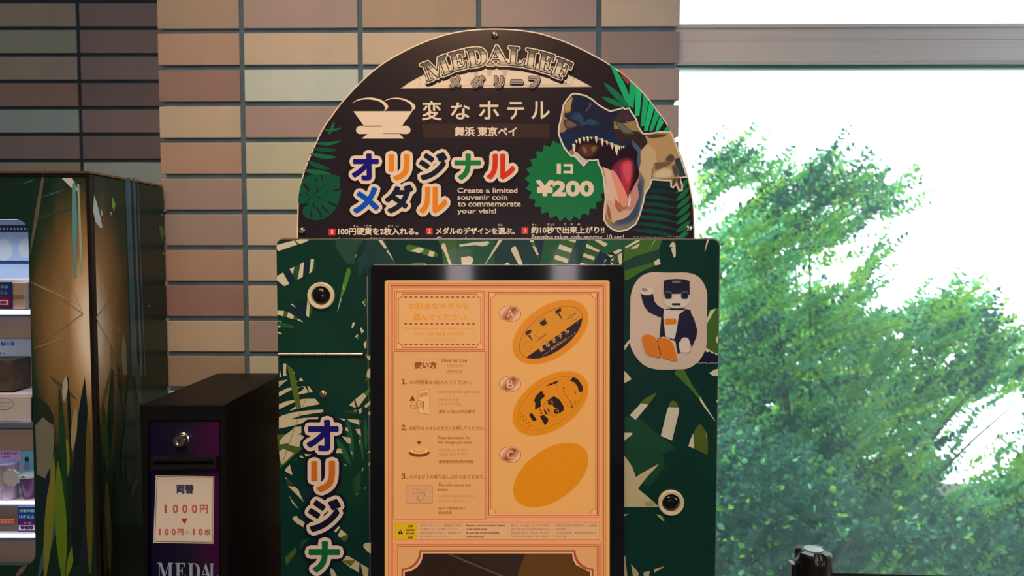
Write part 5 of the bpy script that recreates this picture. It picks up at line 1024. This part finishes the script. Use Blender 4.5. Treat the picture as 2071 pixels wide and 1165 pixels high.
def side_print():
    A = Art(lambda x, y, l: PX(x, y, XS+l*.0003), rough=.25); a = lambda *p: S(0, 340, 2.774, p); b = lambda *p: S(0, 740, 2.74, p)
    for x, w_ in ((722, 16), (752, 12), (772, 5)): A.line(a((x, 60), (x+12, 420), (x+42, 1160)), w_/2.774, (46, 92, 112), 1)
    for p, c in ((((528, 150), (545, 200), (560, 260), (575, 335), (560, 335), (535, 300), (522, 240)), (190, 180, 170)), (((630, 160), (648, 200), (640, 245), (628, 215)), (120, 150, 40)), (((565, 222), (578, 260), (570, 270)), (180, 190, 180)), (((618, 245), (628, 250), (622, 268)), (170, 180, 170)), (((690, 915), (708, 1000), (712, 1160), (690, 1160), (678, 1040)), (120, 112, 84)), (((668, 885), (676, 905), (668, 918)), (150, 140, 110)), (((620, 990), (645, 1040), (650, 1160), (630, 1160)), (110, 96, 60)), (((890, 320), (915, 330), (925, 370), (905, 410)), (60, 90, 40)), (((900, 250), (912, 262), (905, 270)), (90, 130, 120)), (((915, 470), (922, 478), (916, 486)), (190, 190, 150)), (((830, 768), (845, 772), (836, 780)), (110, 150, 150))): A.poly(a(*p), c, 1)
    for (x0, y0), (x1, y1), w_, c in (((570, 200), (600, 620), 30, (52, 84, 32)), ((590, 640), (610, 1165), 34, (100, 84, 40)), ((548, 300), (560, 900), 26, (24, 40, 28)), ((625, 20), (600, 560), 34, (16, 40, 34)), ((655, 0), (700, 300), 22, (14, 26, 22)), ((720, 60), (710, 700), 46, (12, 34, 32)), ((560, 260), (620, 0), 14, (96, 84, 40)), ((640, 560), (620, 960), 16, (18, 30, 24)), ((690, 380), (680, 640), 26, (20, 50, 40)), ((720, 740), (765, 600), 26, (60, 54, 34)), ((585, 1165), (580, 800), 24, (66, 56, 40)), ((660, 1165), (640, 700), 26, (30, 30, 22))):
        (p0, p1) = b((x0, y0), (x1, y1)); A.blade(p0, p1, w_/2.74, c, 2)
    for x1, y1 in ((262, 560), (248, 740)): A.poly([(194, 641), (x1, y1), (194, 644)], (120, 100, 74), 4)
    A.poly(a((700, 60), (712, 60), (745, 600), (765, 1165), (740, 1165), (722, 600)), (30, 84, 92), 1); A.poly(b((735, 0), (775, 0), (790, 200), (765, 200)), (16, 60, 60), 1)
    A.build('bamboo_print', side)
    B = Art(onY(YV), rough=.25)
    for (x0, y0), (x1, y1), w_, c in (((250, 0), (165, 500), 22, (104, 80, 60)), ((130, 90), (200, 60), 8, (60, 84, 84)), ((240, 160), (370, 120), 9, (56, 84, 78)), ((190, 290), (430, 220), 10, (44, 66, 58)), ((175, 640), (430, 760), 12, (150, 120, 80)), ((190, 1010), (400, 940), 10, (150, 110, 70))):
        (p0, p1) = a((x0, y0), (x1, y1)); B.blade(p0, p1, w_/2.774, c, 1)
    B.poly(a((345, 56), (405, 56), (440, 130), (400, 110)), (200, 180, 150), 1)
    for (x0, y0), (x1, y1), w_, c in (((250, 1165), (300, 480), 50, (124, 112, 36)), ((350, 1165), (320, 520), 66, (98, 114, 26)), ((330, 130), (372, 850), 36, (26, 56, 30)), ((420, 1100), (470, 60), 84, (22, 28, 26)), ((500, 1150), (485, 260), 40, (96, 78, 26)), ((420, 240), (400, 480), 32, (160, 130, 84)), ((365, 60), (355, 200), 30, (176, 150, 120)), ((205, 860), (280, 560), 40, (20, 36, 44)), ((210, 180), (300, 330), 60, (36, 44, 26)), ((280, 60), (430, 190), 22, (80, 70, 40)), ((375, 60), (395, 520), 18, (20, 32, 20)), ((360, 930), (410, 900), 12, (16, 34, 18)), ((370, 1165), (420, 960), 34, (110, 120, 26)), ((215, 1165), (330, 780), 44, (60, 82, 74)), ((300, 460), (370, 760), 20, (24, 50, 24)), ((455, 1165), (500, 800), 40, (30, 34, 40)), ((370, 400), (380, 620), 22, (128, 118, 30)), ((90, 1165), (150, 1100), 26, (110, 90, 60))):
        (p0, p1) = b((x0, y0), (x1, y1)); B.blade(p0, p1, w_/2.74, c, 2)
    B.poly(b((195, 330), (290, 230), (300, 420), (280, 640), (205, 600)), (120, 104, 80), 1)
    B.poly([(147, 372), (152, 366), (156, 440), (154, 560), (150, 560), (146, 450)], (84, 130, 126), 4); B.poly([(156, 372), (160, 372), (166, 500), (163, 560)], (150, 150, 110), 4)
    for x1, y1 in ((66, 560), (70, 700), (110, 500)): B.poly([(168, 633), (x1, y1), (168, 636)], (150, 122, 84), 3.4)
    B.build('bamboo_print', vf)
side_print()
# shelves with light strips
glass_edge = mat('shelf_acrylic', (.55, .62, .72), .2)
strip = mat('led_strip', (.6, .7, .9), .4, em=(.50, .68, 1.0), es=1.9)
def shelf(y, hpx):
    s_ = box('shelf', -1.33, XS-.013, YV+.03, YV+.16, P(30, y+hpx, YV+.03).z, P(30, y, YV+.03).z, glass_edge, vm)
    box('light_strip', -1.33, XS-.013, YV+.026, YV+.0295, P(30, y+hpx-1, YV+.028).z, P(30, y+1, YV+.028).z, strip, s_)
shelf(626.5, 10); shelf(1079, 9)
box('shelf', -1.33, XS-.013, YV+.03, YV+.16, P(30, 865, YV+.03).z, P(30, 856, YV+.03).z, mat('blue_acrylic', (.12, .2, .34), .3), vm)
FM = mat('shelf_front_grey', (.30, .27, .27), .5)
for ya, yb in ((639, 683), (867, 911), (1090, 1150)): box('shelf_riser', -1.33, XS-.013, YV+.034, YV+.04, P(30, yb, YV+.034).z, P(30, ya, YV+.034).z, FM, vm)
for ya, yb, c_ in ((798, 803, 0), (1018, 1022, 0), (566, 571, 0)): box('display_step', -1.33, XS-.013, YV+.045, YV+.16, P(30, yb, YV+.045).z, P(30, ya, YV+.045).z, mat('white_step', (.75, .75, .8), .4), vm)
box('step_front', -1.33, XS-.013, YV+.041, YV+.0448, P(30, 1077, YV+.041).z, P(30, 1022, YV+.041).z, mat('step_front_grey', (.16, .14, .13), .5), vm)
ld = bpy.data.lights.new('display_light', 'AREA'); ld.shape = 'RECTANGLE'; ld.size = .6; ld.size_y = .03; ld.energy = .62; ld.color = (.62, .76, 1)
lo = bpy.data.objects.new('display_light', ld); C.objects.link(lo); lo.location = (-1.0, YV+.03, P(30, 440, YV).z-.004); lo.rotation_euler = (math.radians(-16), 0, 0)
for yy_ in (640, 868, 1000):
    l2 = bpy.data.lights.new('display_light', 'AREA'); l2.shape = 'RECTANGLE'; l2.size = .6; l2.size_y = .02; l2.energy = .30; l2.color = (.62, .76, 1)
    o2 = bpy.data.objects.new('display_light', l2); C.objects.link(o2); o2.location = (-1.0, YV+.043, P(30, yy_, YV+.043).z-.005); o2.rotation_euler = (math.radians(-25), 0, 0)
# goods in the window : things of their own
def card(name, label, cat, x0, y0, x1, y1, Y, col, art=None, group=None, th=.002):
    p = [P(x, y, Y) for x, y in ((x0, y0), (x1, y0), (x1, y1), (x0, y1))]
    t = thing(name, label, cat, ((p[0].x+p[1].x)/2, Y, p[2].z), group)
    c_ = prism('card', p, Y, Y+th, mat('card_'+name, ph(*col), .5), t)
    if art:
        A = Art(onY(Y, .0003)); art(A); A.build('print', c_)
    return t
def film(A):
    A.rect(-60, 455.5, 57, 469, (40, 42, 60), 1); A.rect(-60, 527, 58, 534, (50, 52, 74), 1)
    for i in range(-4, 8): A.rect(6+i*7.1, 461, 9.6+i*7.1, 464.8, (230, 214, 196), 2)
    A.poly(ell(51, 502, 14, 20), (236, 210, 190), 1); A.poly(ell(8, 505, 18, 22), (226, 204, 186), 1)
card('backdrop_card', 'lilac backdrop card with a black film strip border on the top shelf', 'display card', -60, 446, 58, 567, YV+.12, (190, 172, 166), film)
def tagp(A): A.rect(-18, 571.5, 22.6, 599, (20, 44, 92), 1); A.rect(-18, 599, 22.6, 624, (110, 16, 70), 1); A.text('対象年齢', (-16, 577, 17, 583.5), (150, 160, 170), 2); A.text('15才以上', (-14, 588, 15, 595), (150, 160, 170), 2); A.rect(-8, 606.5, 17, 616.5, (214, 180, 150), 2); A.text('¥400', (-6, 608, 13, 615), (120, 20, 70), 3, bold=.5)
card('price_tag', 'dark blue and magenta price tag on the top shelf front', 'price tag', -20, 570.5, 23.6, 625, YV+.026, (30, 26, 34), tagp, 'price tags')
bxo = thing('product_box', 'pale tan translucent box beside the top shelf price tag', 'box', (P(37, 600, YV+.05).x, YV+.05, P(37, 625, YV+.05).z)); pb = P(24, 571.5, YV+.032); pe = P(50, 625.6, YV+.032)
box('carton', pb.x, pe.x, YV+.032, YV+.0445, pe.z, pb.z, mat('tan_carton', (.42, .32, .26), .5), bxo, .001); box('band', pb.x-.0004, pe.x+.0004, YV+.0314, YV+.0318, P(24, 604, YV+.032).z, P(24, 597, YV+.032).z, mat('carton_band', (.2, .17, .17), .5), bxo)
def nds(A): A.text('N', (2, 691.5, 11.2, 699.6), (30, 90, 190), 1, bold=1); A.text('D', (13, 691.5, 20, 699.6), (240, 130, 130), 1, bold=1); A.text('S', (22, 691, 28.6, 699.6), (40, 110, 200), 1, bold=1); A.rect(5, 715, 10.5, 716.4, (120, 110, 110), 1); A.poly(ell(-.5, 715, 3, 3), (110, 120, 150), 1)
card('backdrop_card', 'bright white backdrop card with blue and pink letters on the middle shelf', 'display card', -60, 685.5, 63.5, 798, YV+.13, (238, 222, 206), nds)
t = thing('wooden_block', 'dark brown woven box on the middle shelf', 'box', P(5, 790, YV+.06)); p0, p1 = P(-40, 728.5, YV+.06), P(26, 788, YV+.06)
t.location = (p0.x, YV+.07, p1.z); box('body', p0.x, p1.x, YV+.06, YV+.11, p1.z-.003, p0.z, mat('woven_brown', (.10, .075, .05), .8, noise=.35, nscale=80), t, .001)
t = thing('cork_panel', 'small tan cork panel behind the brown woven box', 'panel', P(36, 760, YV+.115)); p0, p1 = P(20, 725.5, YV+.115), P(54, 758, YV+.115)
box('panel', p0.x, p1.x, YV+.115, YV+.12, p1.z, p0.z, mat('cork', (.5, .38, .2), .8, noise=.3, nscale=90), t); box('foot', p0.x+.003, p1.x-.003, YV+.113, YV+.1245, P(20, 798, YV+.115).z, p1.z, mat('panel_foot', (.7, .7, .75), .5), t)
def bub(A): A.poly(ell(8, 817, 19.5, 11.8), (90, 78, 74), 1); A.poly(ell(8, 817, 18.7, 11), (206, 174, 150), 2); A.text('ひみつの', (-3, 812, 21, 816.4), (130, 110, 100), 3); A.text('おやつ！', (-3, 819, 21, 823.4), (130, 110, 100), 3); A.text('Collection', (-6, 850, 44, 854.4), (84, 70, 66), 1)
card('speech_card', 'beige card with a speech bubble on the front of the middle shelf', 'display card', -60, 803, 62, 856, YV+.04, (204, 172, 150), bub)
def pk(A): A.text('NEW', (2, 914, 36, 920), (170, 60, 90), 1, bold=.4); A.rect(3, 922, 20, 926, (190, 90, 110), 1)
card('backdrop_card', 'pink backdrop card behind the grey tumbler on the lower shelf', 'display card', -60, 911.5, 44, 1015, YV+.13, (206, 140, 140), pk)
def tl_(A): A.poly(ell(54, 929, 4.6, 5.4), (40, 40, 40), 1); A.poly([(50, 934), (58, 934), (61, 950), (47, 950)], (140, 120, 100), 1)
card('backdrop_card', 'pale teal backdrop card with a small silhouette, above the purple dessert cup', 'display card', 45, 912, 76, 1015, YV+.125, (126, 160, 130), tl_)
def lprice(A): A.rect(36.5, 1025, 73.5, 1050, (12, 66, 130), 1); A.rect(36.5, 1053, 73, 1074, (96, 18, 84), 1); A.text('対象年齢', (39, 1030, 70, 1036.5), (176, 190, 200), 2, bold=.2); A.text('15才以上', (39, 1041.5, 69, 1048.5), (176, 190, 200), 2, bold=.2); A.text('各６種', (48, 1055, 62, 1060), (200, 170, 170), 2); A.rect(38, 1062, 70, 1072.6, (220, 196, 182), 2); A.text('¥400', (41, 1062.6, 67, 1071), (60, 20, 70), 3, bold=1)
card('price_tag', 'blue over magenta price tag reading ¥400 on the lower shelf front', 'price tag', 36, 1024.5, 74, 1075, YV+.038, (60, 50, 66), lprice, 'price tags')
def ol(A): A.text('再入荷しました', (2, 1053.5, 26, 1057.6), (230, 190, 160), 1)
card('shelf_label', 'small orange label left of the lower price tag', 'label', -20, 1051, 28, 1060, YV+.038, (206, 84, 40), ol)
k = (YV+.07)/F
c = P(20.5, 1004, YV+.07); t = thing('tumbler', 'mauve grey lidded tumbler standing on the lower shelf', 'tumbler', c)
fl_ = P(30, 1018, YV+.045).z; t.location = (c.x, c.y, fl_)
H_ = P(20, 934, YV+.07).z-fl_
turned('cup', [(.0001, 0), (14.5*k, 0), (15*k, .002), (17.5*k, H_*.9), (17*k, H_*.91), (.0001, H_*.91)], (c.x, c.y, fl_), mat('mauve_ceramic', (.36, .26, .30), .5), t); turned('lid', [(.0001, H_*.905), (18*k, H_*.905), (18.2*k, H_*.97), (16*k, H_), (.0001, H_)], (c.x, c.y, fl_), mat('lid_lilac', (.30, .27, .38), .4), t)
A = Art(onY(c.y-17.5*k, .0005)); A.text('Cookie', [(11.6, 974), (11.6, 955), (15.6, 955), (15.6, 974)], (40, 30, 40), 1, bold=.3); A.build('lettering', t)
c = P(54, 1004, YV+.075); t = thing('dessert_cup', 'plum purple dessert cup with a scalloped white lid on the lower shelf', 'cup', (c.x, c.y, fl_))
turned('cup', [(.0001, 0), (12*k, 0), (18.5*k, .038), (18*k, .0385), (.0001, .036)], (c.x+.006, c.y, fl_), mat('plum_plastic', (.12, .03, .10), .35), t)
bm = bmesh.new(); n_ = 48; ring = [[], []]
for i in range(n_):
    a = 2*math.pi*i/n_; r = (16.5+1.1*math.cos(10*a))*k
    for j in (0, 1): ring[j].append(bm.verts.new((c.x-.009+r*math.cos(a), c.y-.022-j*.004, P(46, 970, YV+.04).z+r*math.sin(a))))
bm.faces.new(ring[0]); bm.faces.new(ring[1])
for i in range(n_): bm.faces.new((ring[0][i], ring[0][(i+1) % n_], ring[1][(i+1) % n_], ring[1][i]))
bmesh.ops.recalc_face_normals(bm, faces=bm.faces[:]); lid = put('lid', bm, mat('lid_white', (.55, .62, .62), .4), t)
A = Art(onY(c.y-.0262, .0004))
for x, y in ((47.5, 965), (41.5, 972), (50.5, 973)): A.poly(ell(x, y, 3, 1.9, 30 if x > 45 else -30, 12), (70, 70, 70), 1)
A.build('lid_print', lid)
turned('rim', [(18.8*k, .0375), (19.4*k, .040), (18.8*k, .0425), (.0001, .043)], (c.x+.006, c.y, fl_), mat('lid_white', (.55, .62, .62), .4), t)
# ------------------------------------------------------------------ belt barrier post
YQ = 1.32; c = P(1645, 1110, YQ); r = 37*YQ/F
bp_ = thing('barrier_post', 'black belt barrier post in front of the window', 'barrier post', (c.x, YQ, 0))
gb = mat('satin_black', (.008, .009, .012), .28, spec=.6)
turned('base', [(.0001, 0), (.17, 0), (.17, .008), (.15, .018), (.035, .03), (.0001, .03)], (c.x, YQ, 0), gb, bp_, seg=48)
zc = c.z-.002
turned('pole', [(r*.86, .03), (r*.86, zc-.19)], (c.x, YQ, 0), gb, bp_, seg=40)
# head: cylinder with four scooped notches round a raised disc
hd = bmesh.new(); seg = 64; rows = []
for h, rr, nd in ((-.19, 1, 0), (-.020, 1, 0), (-.013, 1, 1), (-.004, .99, 2), (0, .93, 2), (.001, .60, 0), (.001, .5, 0)):
    row = []
    for i in range(seg):
        a = 2*math.pi*i/seg+.5; g = max(0, math.cos(4*a))**.6 if math.cos(4*a) > 0 else 0
        dz = -.010*g if nd == 2 else (-.004*g if nd == 1 else 0); q = rr*(1-.10*g) if nd == 2 else rr
        row.append(hd.verts.new((c.x+r*q*math.cos(a), YQ+r*q*math.sin(a), zc+h+dz)))
    rows.append(row)
for a, b in zip(rows, rows[1:]):
    for i in range(seg): hd.faces.new((a[i], a[(i+1) % seg], b[(i+1) % seg], b[i]))
hd.faces.new(rows[-1]); hd.faces.new(rows[0]); bmesh.ops.recalc_face_normals(hd, faces=hd.faces[:]); head = put('head', hd, gb, bp_)
turned('cap_disc', [(r*.5, .0005), (r*.5, .0025), (r*.46, .003), (.0001, .003)], (c.x, YQ, zc), mat('cap_grey', (.35, .4, .45), .35), head, seg=40)
q0 = P(1599, 1138, YQ); box('belt_clip', q0.x-.001, c.x-r*.8, YQ-.008, YQ+.008, zc-.17, q0.z, gb, bp_, .001)
box('clip_tip', q0.x-.001, q0.x+.0055, YQ-.009, YQ+.009, q0.z-.0005, q0.z+.0015, mat('cap_grey', (.35, .4, .45), .35), bp_)
bm = bmesh.new(); prev = None
for i in range(25):
    t_ = i/24; x = c.x+r*.9+t_*1.6; z = P(1683, 1158.5, YQ).z-.012*math.sin(math.pi*t_)-.004*t_; v = [bm.verts.new((x, YQ+dy, z-dz)) for dy, dz in ((-.0009, 0), (.0009, 0), (.0009, .05), (-.0009, .05))]
    if prev:
        for j in range(4): bm.faces.new((prev[j], prev[(j+1) % 4], v[(j+1) % 4], v[j]))
    else: bm.faces.new(v)
    prev = v
bm.faces.new(prev); bmesh.ops.recalc_face_normals(bm, faces=bm.faces[:]); put('belt', bm, mat('belt_webbing', (.006, .006, .007), .8), bp_)
